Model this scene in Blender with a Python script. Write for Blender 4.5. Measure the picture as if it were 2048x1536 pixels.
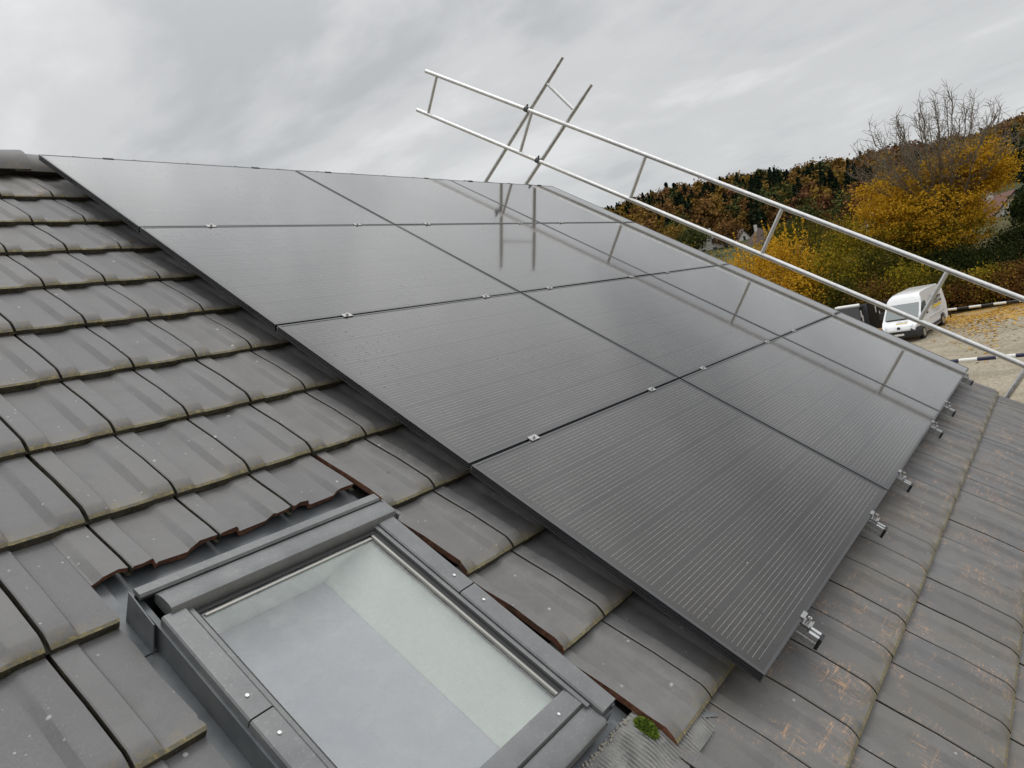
import bpy, math, random
import numpy as np
from mathutils import Vector, Matrix
from math import radians, sin, cos, tan, pi

random.seed(7); RNG = np.random.default_rng(7)
sc = bpy.context.scene
for o in list(bpy.data.objects): bpy.data.objects.remove(o)
C = sc.collection

# ------------------------------------------------------------------ camera
EYE = np.array([-1.8633, -4.5445, -1.5389])
RW = np.array([[0.5987264, -0.7755237, -0.2002242], [-0.1785645, 0.1144487, -0.9772493], [0.7807954, 0.6208579, -0.0699576]])
FPX = 1453.95
cd = bpy.data.cameras.new('camera'); cam = bpy.data.objects.new('camera', cd); C.objects.link(cam)
cd.sensor_fit = 'HORIZONTAL'; cd.sensor_width = 36; cd.lens = FPX / 2048 * 36
cd.clip_start = 0.05; cd.clip_end = 9000
mw = Matrix.Identity(4)
for i in range(3):
    mw[i][0] = RW[0][i]; mw[i][1] = -RW[1][i]; mw[i][2] = -RW[2][i]; mw[i][3] = EYE[i]
cam.matrix_world = mw
sc.camera = cam

# ------------------------------------------------------------------ world: overcast sky
SUN_EL, SUN_AZ = radians(79), radians(60)      # azimuth clockwise from +Y
w = bpy.data.worlds.new('World'); sc.world = w; w.use_nodes = True
nt = w.node_tree; N = nt.nodes; L = nt.links
for n in list(N): N.remove(n)
def wn(t, **k):
    n = N.new(t)
    for a, b in k.items(): setattr(n, a, b)
    return n
def wmath(op, a, b=None, clamp=False):
    n = wn('ShaderNodeMath', operation=op, use_clamp=clamp)
    for i, v in enumerate((a, b)):
        if v is None: continue
        if isinstance(v, (int, float)): n.inputs[i].default_value = v
        else: L.new(v, n.inputs[i])
    return n.outputs[0]
out = wn('ShaderNodeOutputWorld')
sky = wn('ShaderNodeTexSky', sky_type='NISHITA', sun_disc=False, sun_elevation=SUN_EL, sun_rotation=SUN_AZ, air_density=1.0, dust_density=2.0)
bsky = wn('ShaderNodeBackground'); bsky.inputs[1].default_value = 0.1
L.new(sky.outputs[0], bsky.inputs[0])
tc = wn('ShaderNodeTexCoord'); sp = wn('ShaderNodeSeparateXYZ'); L.new(tc.outputs['Generated'], sp.inputs[0])
zc = wmath('MAXIMUM', sp.outputs[2], 0.0)
den = wmath('ADD', zc, 0.16)
cmb = wn('ShaderNodeCombineXYZ')
L.new(wmath('DIVIDE', sp.outputs[0], den), cmb.inputs[0]); L.new(wmath('DIVIDE', sp.outputs[1], den), cmb.inputs[1])
def wnoise(scale, detail, rough, dist, off):
    mp = wn('ShaderNodeMapping'); mp.inputs['Location'].default_value = off; mp.inputs['Rotation'].default_value = (0, 0, 0.5); mp.inputs['Scale'].default_value = (1.0, 0.62, 1)
    L.new(cmb.outputs[0], mp.inputs[0])
    n = wn('ShaderNodeTexNoise'); n.inputs['Scale'].default_value = scale; n.inputs['Detail'].default_value = detail
    n.inputs['Roughness'].default_value = rough; n.inputs['Distortion'].default_value = dist
    L.new(mp.outputs[0], n.inputs['Vector']); return n.outputs[0]
n1 = wnoise(0.95, 8, 0.56, 0.6, (5.4, 2.9, 0)); n2 = wnoise(2.1, 6, 0.55, 0.3, (8.3, 0.2, 0))
nm = wmath('ADD', wmath('MULTIPLY', n1, 0.62), wmath('MULTIPLY', n2, 0.38))
rp = wn('ShaderNodeValToRGB'); rp.color_ramp.interpolation = 'EASE'
els = rp.color_ramp.elements; els[0].position = 0.38; els[0].color = (0.43, 0.437, 0.443, 1)
els[1].position = 0.61; els[1].color = (0.725, 0.73, 0.73, 1)
e = els.new(0.50); e.color = (0.575, 0.58, 0.582, 1)
L.new(nm, rp.inputs[0])
hor = wmath('POWER', wmath('SUBTRACT', 1.0, zc, True), 5.0)
mxh = wn('ShaderNodeMix', data_type='RGBA'); mxh.inputs['B'].default_value = (0.80, 0.82, 0.83, 1)
L.new(wmath('MULTIPLY', hor, 0.62), mxh.inputs['Factor']); L.new(rp.outputs[0], mxh.inputs['A'])
bcl = wn('ShaderNodeBackground'); L.new(mxh.outputs['Result'], bcl.inputs[0])
L.new(wmath('ADD', 1.03, wmath('MINIMUM', wmath('MULTIPLY', wmath('POWER', zc, 4.0), 7.2), 1.85)), bcl.inputs[1])
ms = wn('ShaderNodeMixShader'); ms.inputs[0].default_value = 0.93
L.new(bsky.outputs[0], ms.inputs[1]); L.new(bcl.outputs[0], ms.inputs[2]); L.new(ms.outputs[0], out.inputs[0])

# ------------------------------------------------------------------ sun behind the cloud
sd = bpy.data.lights.new('sun', 'SUN'); sun = bpy.data.objects.new('sun', sd); C.objects.link(sun)
sd.energy = 0.55; sd.angle = radians(20); sd.color = (1.0, 0.965, 0.92)
dsun = Vector((sin(SUN_AZ) * cos(SUN_EL), cos(SUN_AZ) * cos(SUN_EL), sin(SUN_EL)))
sun.rotation_euler = dsun.to_track_quat('Z', 'Y').to_euler(); sun.location = dsun * 60
sc.view_settings.view_transform = 'Standard'; sc.view_settings.look = 'None'
sc.view_settings.exposure = 0.0; sc.view_settings.gamma = 1.0; sc.view_settings.use_curve_mapping = False

# ------------------------------------------------------------------ helpers
def ray(px, py):
    d = RW.T @ np.array([(px - 1024) / FPX, (py - 768) / FPX, 1.0]); return d / np.linalg.norm(d)
def at(px, py, dist):                      # the point seen at a pixel of the photograph at a horizontal distance
    d = ray(px, py); return EYE + d * (dist / math.hypot(d[0], d[1]))
def azel(px, py):
    d = ray(px, py); return math.atan2(d[0], d[1]), math.asin(d[2])

def new_mesh(name, V, F, mats, MI=None, smooth=False):
    me = bpy.data.meshes.new(name); me.from_pydata([tuple(map(float, v)) for v in V], [], F)
    for m in (mats if isinstance(mats, (list, tuple)) else [mats]): me.materials.append(m)
    if MI is not None: me.polygons.foreach_set('material_index', np.array(MI, dtype=np.int32))
    if smooth: me.polygons.foreach_set('use_smooth', np.ones(len(F), dtype=bool))
    me.update(); return me
def link(name, me, parent=None, loc=(0, 0, 0), rot=(0, 0, 0)):
    o = bpy.data.objects.new(name, me); C.objects.link(o); o.location = loc; o.rotation_euler = rot
    if parent is not None: o.parent = parent
    return o
def tag(o, label=None, cat=None, group=None, kind=None):
    for k, v in (('label', label), ('category', cat), ('group', group), ('kind', kind)):
        if v: o[k] = v
    return o
def empty(name, loc=(0, 0, 0), rot=(0, 0, 0), parent=None):
    o = link(name, None, parent, loc, rot); o.empty_display_size = 0.2; return o
def copy_tree(o, parent=None):
    c = o.copy(); C.objects.link(c); c.parent = parent
    for ch in [x for x in o.children]: copy_tree(ch, c)
    return c

class MB:
    def __init__(s): s.V = []; s.F = []; s.M = []
    def add(s, V, F, m=0):
        b = len(s.V); s.V += [tuple(v) for v in V]; s.F += [tuple(i + b for i in f) for f in F]; s.M += [m] * len(F); return s
    def box(s, x0, x1, y0, y1, z0, z1, m=0):
        V = [(x, y, z) for z in (z0, z1) for y in (y0, y1) for x in (x0, x1)]
        return s.add(V, [(0, 2, 3, 1), (4, 5, 7, 6), (0, 1, 5, 4), (2, 6, 7, 3), (0, 4, 6, 2), (1, 3, 7, 5)], m)
    def cyl(s, a, b, r, n=12, r2=None, m=0, cap=True):
        a = Vector(a); b = Vector(b); d = (b - a).normalized(); t = d.orthogonal().normalized(); q = d.cross(t); r2 = r if r2 is None else r2
        V = []
        for p, rr in ((a, r), (b, r2)):
            for i in range(n):
                an = 2 * pi * i / n; V.append(p + (t * cos(an) + q * sin(an)) * rr)
        F = [(i, (i + 1) % n, n + (i + 1) % n, n + i) for i in range(n)]
        if cap: F += [tuple(range(n - 1, -1, -1)), tuple(range(n, 2 * n))]
        return s.add(V, F, m)
    def ext(s, prof, axis, a, b, m=0, close=True):      # a profile (2 coordinates) swept along an axis
        n = len(prof); V = []
        for t in (a, b):
            for p in prof:
                V.append((t, p[0], p[1]) if axis == 0 else ((p[0], t, p[1]) if axis == 1 else (p[0], p[1], t)))
        F = [(i, (i + 1) % n, n + (i + 1) % n, n + i) for i in range(n if close else n - 1)]
        if close: F += [tuple(range(n - 1, -1, -1)), tuple(range(n, 2 * n))]
        return s.add(V, F, m)
    def mesh(s, name, mats, smooth=False): return new_mesh(name, s.V, s.F, mats, s.M, smooth)
    def obj(s, name, mats, parent=None, loc=(0, 0, 0), rot=(0, 0, 0), smooth=False):
        me = s.mesh(name, mats, smooth)
        if smooth:
            try: me.set_sharp_from_angle(angle=radians(40))
            except Exception: pass
        return link(name, me, parent, loc, rot)

# ------------------------------------------------------------------ materials
class MT:
    def __init__(s, name):
        s.m = bpy.data.materials.new(name); s.m.use_nodes = True; s.t = s.m.node_tree; s.n = s.t.nodes; s.l = s.t.links
        s.b = s.n['Principled BSDF']; s.out = s.n['Material Output']; s.tc = None
    def node(s, t, **k):
        n = s.n.new(t)
        for a, b in k.items(): setattr(n, a, b)
        return n
    def val(s, sock, v):
        if isinstance(v, bpy.types.NodeSocket): s.l.new(v, sock)
        elif isinstance(v, (tuple, list)) and len(v) == 3 and sock.type == 'RGBA': sock.default_value = (*v, 1)
        else: sock.default_value = v
    def coord(s, kind='Object', obj=None, scale=(1, 1, 1), loc=(0, 0, 0), rot=(0, 0, 0)):
        tcn = s.node('ShaderNodeTexCoord')
        if obj is not None: tcn.object = obj
        o = tcn.outputs[kind]
        if kind == 'Pos': o = None
        mp = s.node('ShaderNodeMapping'); mp.inputs['Scale'].default_value = scale; mp.inputs['Location'].default_value = loc; mp.inputs['Rotation'].default_value = rot
        s.l.new(o, mp.inputs[0]); return mp.outputs[0]
    def pos(s, scale=(1, 1, 1)):
        g = s.node('ShaderNodeNewGeometry'); mp = s.node('ShaderNodeMapping'); mp.inputs['Scale'].default_value = scale
        s.l.new(g.outputs['Position'], mp.inputs[0]); return mp.outputs[0]
    def noise(s, vec, scale, detail=4, rough=0.55, dist=0.0):
        n = s.node('ShaderNodeTexNoise'); s.l.new(vec, n.inputs['Vector'])
        n.inputs['Scale'].default_value = scale; n.inputs['Detail'].default_value = detail; n.inputs['Roughness'].default_value = rough; n.inputs['Distortion'].default_value = dist
        return n.outputs[0]
    def voro(s, vec, scale, feat='F1'):
        n = s.node('ShaderNodeTexVoronoi', feature=feat); s.l.new(vec, n.inputs['Vector']); n.inputs['Scale'].default_value = scale; return n
    def ramp(s, f, stops, interp='LINEAR'):
        r = s.node('ShaderNodeValToRGB'); r.color_ramp.interpolation = interp; e = r.color_ramp.elements
        while len(e) < len(stops): e.new(0.5)
        for i, (p, c) in enumerate(stops):
            e[i].position = p; e[i].color = (c, c, c, 1) if isinstance(c, (int, float)) else (*c, 1)
        s.l.new(f, r.inputs[0]); return r.outputs[0]
    def math(s, op, a, b=None, c=None, clamp=False):
        n = s.node('ShaderNodeMath', operation=op, use_clamp=clamp)
        for i, v in enumerate((a, b, c)):
            if v is not None: s.val(n.inputs[i], v)
        return n.outputs[0]
    def mix(s, f, a, b, blend='MIX'):
        n = s.node('ShaderNodeMix', data_type='RGBA', blend_type=blend)
        s.val(n.inputs['Factor'], f); s.val(n.inputs['A'], a); s.val(n.inputs['B'], b); return n.outputs['Result']
    def bump(s, h, strength=0.3, dist=0.01):
        n = s.node('ShaderNodeBump'); n.inputs['Strength'].default_value = strength; n.inputs['Distance'].default_value = dist
        s.l.new(h, n.inputs['Height']); s.l.new(n.outputs[0], s.b.inputs['Normal'])
    def set(s, color=None, rough=None, metal=None, spec=None, ior=None):
        for k, v in (('Base Color', color), ('Roughness', rough), ('Metallic', metal), ('Specular IOR Level', spec), ('IOR', ior)):
            if v is not None: s.val(s.b.inputs[k], v)
        return s.m

def simple(name, col, rough=0.6, metal=0.0, var=0.15, scale=12.0, bump=0.0):
    m = MT(name); v = m.coord('Object'); n = m.noise(v, scale, 5)
    c = m.mix(n, tuple(x * (1 - var) for x in col), tuple(min(1, x * (1 + var)) for x in col))
    m.set(c, m.ramp(n, [(0.3, max(0.02, rough - 0.08)), (0.7, min(1, rough + 0.08))]), metal)
    if bump: m.bump(n, bump, 0.004)
    return m.m

PITCH = radians(35)
HOUSE_AT = Vector((1.8, -0.5, -8.15))
house = tag(empty('house', HOUSE_AT), 'house whose grey tiled gable roof carries the solar panels and a roof window', 'house')
def roofloc(u=0, v=0, n=0):                # roof coordinates: u along the ridge, v up the slope, n away from the roof
    return Vector((u, v * cos(PITCH) - n * sin(PITCH), v * sin(PITCH) + n * cos(PITCH)))
ROOT_ROT = (PITCH, 0, 0)

# --- roof tile material (roof coordinates through the roof reference)
tile_ref = None
def tile_material(name, worn):
    m = MT(name)
    v = m.coord('Object', tile_ref)
    oi = m.node('ShaderNodeObjectInfo')
    big = m.noise(v, 2.3, 5, 0.6); fine = m.noise(v, 140, 3, 0.6); mid = m.noise(v, 17, 6, 0.62)
    base = m.ramp(mid, [(0.28, (0.1013, 0.1011, 0.104)), (0.5, (0.133, 0.1329, 0.1366)), (0.75, (0.1677, 0.1679, 0.171))])
    tint = m.ramp(oi.outputs['Random'], [(0.0, (0.84, 0.84, 0.86)), (0.5, (1.0, 0.99, 0.98)), (1.0, (1.13, 1.11, 1.06))])
    base = m.mix(1.0, base, tint, 'MULTIPLY')
    base = m.mix(m.ramp(big, [(0.45, 0.0), (0.75, 0.35)]), base, (0.15, 0.138, 0.118))
    base = m.mix(m.ramp(fine, [(0.38, 0.0), (0.62, 0.55)]), base, (0.14, 0.135, 0.13))
    vo = m.voro(m.coord('Object', tile_ref, (1, 1, 0.2)), 13.0)
    dots = m.math('MULTIPLY', m.ramp(vo.outputs['Distance'], [(0.045, 1.0), (0.085, 0.0)]), m.ramp(m.noise(v, 7, 2), [(0.48, 0.0), (0.54, 0.9)]))
    base = m.mix(dots, base, (0.44, 0.44, 0.42))
    v3 = m.voro(m.coord('Object', tile_ref, (1, 1, 0.2), (1.1, 4.2, 0)), 31.0); d3 = m.math('MULTIPLY', m.ramp(v3.outputs['Distance'], [(0.06, 1.0), (0.11, 0.0)]), m.ramp(m.noise(v, 11, 3), [(0.50, 0.0), (0.56, 0.8)])); base = m.mix(d3, base, (0.40, 0.39, 0.35))
    ly = m.node('ShaderNodeSeparateXYZ'); m.l.new(m.coord('Object'), ly.inputs[0]); lipf = m.math('MULTIPLY', m.ramp(ly.outputs[1], [(0.0, 1.0), (0.055, 0.0)]), m.ramp(m.noise(v, 38, 5, 0.7), [(0.44, 0.0), (0.64, 0.85)])); base = m.mix(lipf, base, (0.20, 0.165, 0.09))
    vd = m.voro(m.coord('Object', tile_ref, (1, 1, 0.2), (3.3, 1.7, 0)), 9.0)
    dk = m.math('MULTIPLY', m.ramp(vd.outputs['Distance'], [(0.05, 1.0), (0.10, 0.0)]), m.ramp(m.noise(v, 5, 2), [(0.55, 0.0), (0.6, 0.75)]))
    base = m.mix(dk, base, (0.035, 0.035, 0.035))
    gr_ = m.noise(v, 4.2, 6, 0.7, 0.8); base = m.mix(m.ramp(gr_, [(0.50, 0.0), (0.66, 0.40)]), base, (0.10, 0.097, 0.094))
    sp2 = m.noise(v, 320, 2, 0.5); base = m.mix(m.ramp(sp2, [(0.68, 0.0), (0.74, 0.5)]), base, (0.36, 0.34, 0.30))
    if worn:
        st = m.noise(m.coord('Object', tile_ref, (150, 16, 4), rot=(0, 0, 0.55)), 1.0, 5, 0.7, 1.4)
        st2 = m.noise(m.coord('Object', tile_ref, (15, 120, 4), rot=(0, 0, 0.5)), 1.0, 5, 0.7, 1.2)
        pat = m.noise(v, 6.5, 3, 0.6, 0.6)
        k = m.math('MULTIPLY', m.ramp(m.math('MAXIMUM', st, st2), [(0.56, 0.0), (0.64, 1.0)]), m.ramp(pat, [(0.50, 0.0), (0.62, 1.0)]))
        base = m.mix(m.math('MULTIPLY', k, 0.8), base, (0.50, 0.30, 0.17))
        base = m.mix(m.ramp(big, [(0.4, 0.0), (0.7, 0.35)]), base, (0.135, 0.120, 0.093))
    m.set(base, m.ramp(mid, [(0.3, 0.46), (0.7, 0.66)]), 0, 0.42)
    m.bump(m.math('ADD', m.math('MULTIPLY', fine, 0.35), mid), 0.22, 0.004)
    return m.m
def moss_shade_material():
    m = MT('tile_edge_moss_shade'); v = m.coord('Object', tile_ref)
    n = m.noise(v, 45, 5, 0.7); n2 = m.noise(v, 9, 4, 0.6); n3 = m.noise(v, 210, 2, 0.6)
    c = m.ramp(n, [(0.3, (0.013, 0.012, 0.009)), (0.54, (0.038, 0.033, 0.017)), (0.74, (0.14, 0.118, 0.04))])  # moss tones, darkened so butts and joints carry painted crevice shade
    c = m.mix(m.ramp(n2, [(0.42, 0.0), (0.66, 0.8)]), c, (0.075, 0.066, 0.052))
    c = m.mix(m.ramp(n3, [(0.66, 0.0), (0.74, 0.7)]), c, (0.45, 0.42, 0.33))
    m.set(c, 0.9); m.bump(n, 0.7, 0.006); return m.m
def terracotta():
    m = MT('broken_clay'); v = m.coord('Object', tile_ref); n = m.noise(v, 60, 5, 0.65); n2 = m.noise(v, 14, 3)
    c = m.ramp(n, [(0.3, (0.085, 0.034, 0.018)), (0.55, (0.20, 0.082, 0.045)), (0.8, (0.33, 0.17, 0.095))])
    c = m.mix(m.ramp(n2, [(0.5, 0.0), (0.68, 0.7)]), c, (0.07, 0.045, 0.03))
    m.set(c, 0.92); m.bump(n, 0.6, 0.005); return m.m
def mossy_crumbs():
    m = MT('tile_lip_lichen'); v = m.coord('Object', tile_ref); n = m.noise(v, 80, 5, 0.7)
    c = m.ramp(n, [(0.38, (0.12, 0.112, 0.095)), (0.55, (0.17, 0.145, 0.075)), (0.72, (0.34, 0.285, 0.14))])
    m.set(c, 0.85); m.bump(n, 0.5, 0.004); return m.m

# ------------------------------------------------------------------ roof
roof_me = MB()
U0, U1, VE, VR = -7.0, 5.40, -6.06, 0.14
SKU0, SKU1, SKV0, SKV1 = -1.10, -0.41, -4.30, -3.38      # opening for the roof window
for a, b, c_, d_ in ((U0, SKU0, VE, VR), (SKU1, U1, VE, VR), (SKU0, SKU1, VE, SKV0), (SKU0, SKU1, SKV1, VR)):
    roof_me.box(a, b, c_, d_, -0.36, -0.185)
m_deck = simple('roof_underlay', (0.035, 0.032, 0.030), 0.9)
roof = roof_me.obj('roof', [m_deck], house, -HOUSE_AT, ROOT_ROT)
tile_ref = roof
M_TILE = tile_material('tile_glazed_grey', False); M_WORN = tile_material('tile_scuffed_grey', True)
M_MOSS_SHADE = moss_shade_material(); M_CLAY = terracotta(); M_LIP = mossy_crumbs()
TW, TG = 0.2515, 0.3745
def joint(j): return -1.0725 + TW * j
def butt(k): return -0.735 - TG * k
PROF = [(0.003, 0.0165), (0.0065, 0.0192), (0.03, 0.02), (0.0565, 0.0194), (0.0605, 0.015), (0.063, 0.005), (0.0665, 0.0008), (0.074, 0.0), (0.154, 0.0), (0.163, 0.0022), (0.175, 0.011), (0.183, 0.0172), (0.19, 0.0195), (0.222, 0.0202), (0.244, 0.0192), (0.2478, 0.0165)]
def profh(u):
    us, hs = zip(*PROF); return float(np.interp(u, us, hs))
def tile_mesh(name, ua=0.0, ub=TW, sa=0.0, sb=0.43, cutL=False, cutR=False, cutB=False, verge=False, worn=False, seed=0):
    r = random.Random(seed)
    us = [p[0] for p in PROF if ua + 0.004 < p[0] < ub - 0.004]
    us = ([ua] if (cutL or ua > 0) else [PROF[0][0]]) + [u for u in us if u > max(ua, PROF[0][0]) + 1e-6] + ([ub] if cutR else [])
    us = sorted(set(us))
    ss = [s for s in (0.0, 0.0035, 0.009, 0.020, 0.034, 0.044, 0.10, 0.2, 0.3, 0.4) if s > sa + 0.004]
    ss = [sa] + ss + [sb]
    def top(u, s):
        t = min(1.0, max(0.0, (s - 0.003) / 0.040)); t = t * (1.6 - 0.6 * t)
        q = min(1.0, max(0.0, (s - 0.22) / 0.14)); z = -0.030 * s / TG + profh(u) * (0.08 + 0.92 * t) * (1 - 0.50 * q * q * (3 - 2 * q))
        if not cutB:
            if s < 0.003: z -= 0.0042
            elif s < 0.009: z -= 0.0012
        return z
    b = MB(); nu, ns = len(us), len(ss); V = []
    for si, s in enumerate(ss):
        for u in us:
            ds = r.uniform(-0.004, 0.004) if (cutB and si == 0) else 0
            du = r.uniform(-0.003, 0.003) if ((cutL and u == us[0]) or (cutR and u == us[-1])) else 0
            V.append((u + du, s + ds, top(u, s)))
    F = []; MI = []
    for i in range(ns - 1):
        for k in range(nu - 1):
            F.append((i * nu + k, i * nu + k + 1, (i + 1) * nu + k + 1, (i + 1) * nu + k)); MI.append(3 if (i == 0 and not cutB) else 0)
    # butt face
    zb = -0.0300
    base = len(V)
    for k, u in enumerate(us):
        x, y, z = V[k]
        if cutB: V.append((x, y + 0.004, z - 0.015 - r.uniform(0, 0.010)))
        else: V.append((x, y + 0.0025, zb))
    for k in range(nu - 1):
        F.append((base + k, base + k + 1, k + 1, k)); MI.append(2 if cutB else 1)
    # sides
    for side, cut in ((0, cutL), (nu - 1, cutR)):
        bl = len(V)
        for i in range(ns):
            x, y, z = V[i * nu + side]; V.append((x + (0.004 if (cut and side == 0) else 0), y, z - (0.024 if cut else 0.020)))
        for i in range(ns - 1):
            a, c = i * nu + side, (i + 1) * nu + side
            q = (a, c, bl + i + 1, bl + i); F.append(q if side == 0 else q[::-1]); MI.append(2 if cut else 1)
    if not cutR and not verge:      # water channel below the side joint
        bl = len(V)
        for s in (sa, sb):
            z = -0.030 * s / TG - 0.010
            z -= 0.004; V += [(TW - 0.006, s + 0.003, z), (TW + 0.008, s + 0.003, z)]
        F.append((bl, bl + 1, bl + 3, bl + 2)); MI.append(1)
    if verge:
        bl = len(V); x = us[-1]
        for s in (sa, sb):
            z = -0.030 * s / TG + 0.006
            V += [(x + 0.010, s, z), (x + 0.014, s, z - 0.14)]
        for i, s in enumerate((sa, sb)): V.append((x, s, top(x, s)))
        F += [(bl, bl + 1, bl + 3, bl + 2), (bl + 4, bl, bl + 2, bl + 5), (bl + 4, bl + 1, bl)]; MI += [0, 0, 1]
    return new_mesh(name, V, F, [M_WORN if worn else M_TILE, M_MOSS_SHADE, M_CLAY, M_LIP], MI, True)

TM = {'full': tile_mesh('roof_tile'), 'worn': tile_mesh('roof_tile_scuffed', worn=True), 'verge': tile_mesh('verge_tile', verge=True, worn=True)}
for me in TM.values():
    try: me.set_sharp_from_angle(angle=radians(17))
    except Exception: pass
PANU, PANV = 1.7723, 1.1437
def in_view(u, v, n=-0.12, margin=30):
    p = np.array(roofloc(u, v, n)) - EYE; c = RW @ p
    if c[2] < 0.2: return False
    x = 1024 + FPX * c[0] / c[2]; y = 768 + FPX * c[1] / c[2]
    return -margin < x < 2048 + margin and -margin < y < 1536 + margin
def hidden_by_panels(u, v):                # does the straight line from the eye to this point pass through the panels?
    ln = np.array([EYE[0], EYE[1] * cos(PITCH) + EYE[2] * sin(PITCH), -EYE[1] * sin(PITCH) + EYE[2] * cos(PITCH)])
    t = (ln[2] - 0) / (ln[2] + 0.115); uu = ln[0] + (u - ln[0]) * t; vv = ln[1] + (v - ln[1]) * t
    return 0.0 < uu < 3 * PANU and -4 * PANV < vv < 0.0
field = {'full': [], 'worn': [], 'verge': []}
def put_tile(me, u, v, parent=roof):
    o = link('tile', me, parent, (u + random.uniform(-0.0008, 0.0008), v + random.uniform(-0.0022, 0.0022), -0.12 + random.uniform(-0.0012, 0.0012)),
             (random.uniform(-0.002, 0.002), random.uniform(-0.004, 0.004), random.uniform(-0.004, 0.004)))
    return o
ntile = 0
for k in range(-2, 15):
    for j in range(-12, 26):
        u, v = joint(j), butt(k)
        if k == -2 and v > -0.1: pass
        kind = 'verge' if j == 25 else ('worn' if (k >= 11 and j >= 3) or (k in (-1, -2)) else 'full')
        sb = None
        if j in (0, 1, 2) and k in (8, 9, 10): continue
        special = None
        if k == 7 and j in (0, 1, 2): special = [dict(sa=0.147, cutB=True)]
        elif j == -1 and k == 7: special = [dict(ub=0.1545, cutR=True), dict(ua=0.156, sa=0.147, cutL=False, cutB=True)]
        elif j == -1 and k in (8, 9, 10): special = [dict(ub=0.1545, cutR=True)]
        elif j == 3 and k in (7, 8, 9, 10): special = [dict(ua=0.018 + random.uniform(-0.003, 0.004), cutL=True)]
        if special:
            for q, kw in enumerate(special):
                me = tile_mesh('roof_tile_cut', seed=j * 31 + k * 7 + q, **kw)
                try: me.set_sharp_from_angle(angle=radians(17))
                except Exception: pass
                put_tile(me, u, v); ntile += 1
            continue
        if k == -2: continue
        pts = [(u + a, v + b) for a in (0.01, 0.125, 0.24) for b in (0.0, 0.18, 0.37)]
        if any(in_view(*p) and not hidden_by_panels(*p) for p in pts): put_tile(TM[kind], u, v); ntile += 1
        else: field[kind].append((u, v))
# top course under the ridge tiles
for j in range(-12, 26):
    u, v = joint(j), butt(-2)
# tiles hidden below the panels or outside the picture: one joined field
def joined(name, src, places):
    n = len(src.vertices); co = np.empty(n * 3); src.vertices.foreach_get('co', co); co = co.reshape(-1, 3)
    fs = [tuple(p.vertices) for p in src.polygons]; mi = [p.material_index for p in src.polygons]
    V = []; F = []; MI = []
    for a, (u, v) in enumerate(places):
        V += (co + np.array([u, v, -0.12])).tolist(); F += [tuple(i + a * n for i in f) for f in fs]; MI += mi
    return new_mesh(name, V, F, list(src.materials), MI, True)
for kname, places in field.items():
    if places:
        o = link('tile_field', joined('tile_field', TM[kname], places), roof); o['kind'] = 'stuff'
print('tiles', ntile, {k: len(v) for k, v in field.items()})

# ridge
ridge_root = empty('ridge', -HOUSE_AT, ROOT_ROT, house)
def ridge_mesh(r0, r1, length):
    cy, cz = VR - 0.034, -0.12 - 0.049; up = (sin(PITCH), cos(PITCH)); hz = (cos(PITCH), -sin(PITCH))
    V = []; F = []; n = 14
    stations = [(0.0, r0), (length, r1)]
    for x, r in stations:
        for rr in (r, r - 0.016):
            for i in range(n + 1):
                a = pi * i / n; c_, s_ = cos(a), sin(a); q = 1.0 + 0.06 * abs(s_) ** 3
                V.append((x, cy + rr * (hz[0] * c_ + up[0] * s_ * q), cz + rr * (hz[1] * c_ + up[1] * s_ * q)))
    m = n + 1
    for i in range(n):
        F.append((i, i + 1, 2 * m + i + 1, 2 * m + i)); F.append((m + i, 3 * m + i, 3 * m + i + 1, m + i + 1))
        F.append((i, m + i, m + i + 1, i + 1)); F.append((2 * m + i, 2 * m + i + 1, 3 * m + i + 1, 3 * m + i))
    F += [(0, 2 * m, 3 * m, m), (n, m + n, 3 * m + n, 2 * m + n)]
    me = new_mesh('ridge_tile', V, F, [M_TILE], None, True); me.set_sharp_from_angle(angle=radians(17)); return me
rm = ridge_mesh(0.134, 0.120, 0.42)
x = -0.065
while x < 5.4: link('ridge_tile', rm, ridge_root, (x - 0.05, 0, -0.004)); x += 0.37
x = -0.065 - 0.37
rm2 = ridge_mesh(0.118, 0.142, 0.42)
link('ridge_tile', rm2, ridge_root, (x - 0.02, 0, 0.004)); x -= 0.37
while x > -6.8: link('ridge_tile', rm2, ridge_root, (x - 0.02, 0, 0.004)); x -= 0.37
# north slope and walls
mb = MB(); yr = roofloc(0, VR, -0.16)
def slope_box(b, sgn):
    pass
yr_y, yr_z = roofloc(0, VR, -0.14).y, roofloc(0, VR, -0.14).z
ny = yr_y + 5.2
mb.add([(U0, yr_y, yr_z), (U1, yr_y, yr_z), (U1, ny, yr_z - 5.2 * tan(PITCH)), (U0, ny, yr_z - 5.2 * tan(PITCH)),
        (U0, yr_y, yr_z - 0.25), (U1, yr_y, yr_z - 0.25), (U1, ny, yr_z - 5.2 * tan(PITCH) - 0.25), (U0, ny, yr_z - 5.2 * tan(PITCH) - 0.25)],
       [(0, 1, 2, 3), (7, 6, 5, 4), (0, 4, 5, 1), (1, 5, 6, 2), (2, 6, 7, 3), (3, 7, 4, 0)])
mb.obj('north_roof_slope', [M_TILE], house, -HOUSE_AT)
ey = roofloc(0, VE, -0.4); m_wall = simple('white_render', (0.62, 0.60, 0.56), 0.85, 0, 0.08, 6, 0.2)
mb = MB(); gz = HOUSE_AT.z - 0.3
wy0, wy1, wz = ey.y + 0.55, ny - 0.5, ey.z + 0.20
apex = (yr_y, yr_z - 0.30)
for xa, xb in ((U0 + 0.3, U1 - 0.25),):
    P = [(wy0, gz), (wy1, gz), (wy1, wz), (apex[0], apex[1] - 0.1), (wy0, wz)]
    mb.add([(xx, p[0], p[1]) for xx in (xa, xb) for p in P], [(4, 3, 2, 1, 0), (5, 6, 7, 8, 9), (0, 1, 6, 5), (1, 2, 7, 6), (4, 0, 5, 9)])
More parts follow.
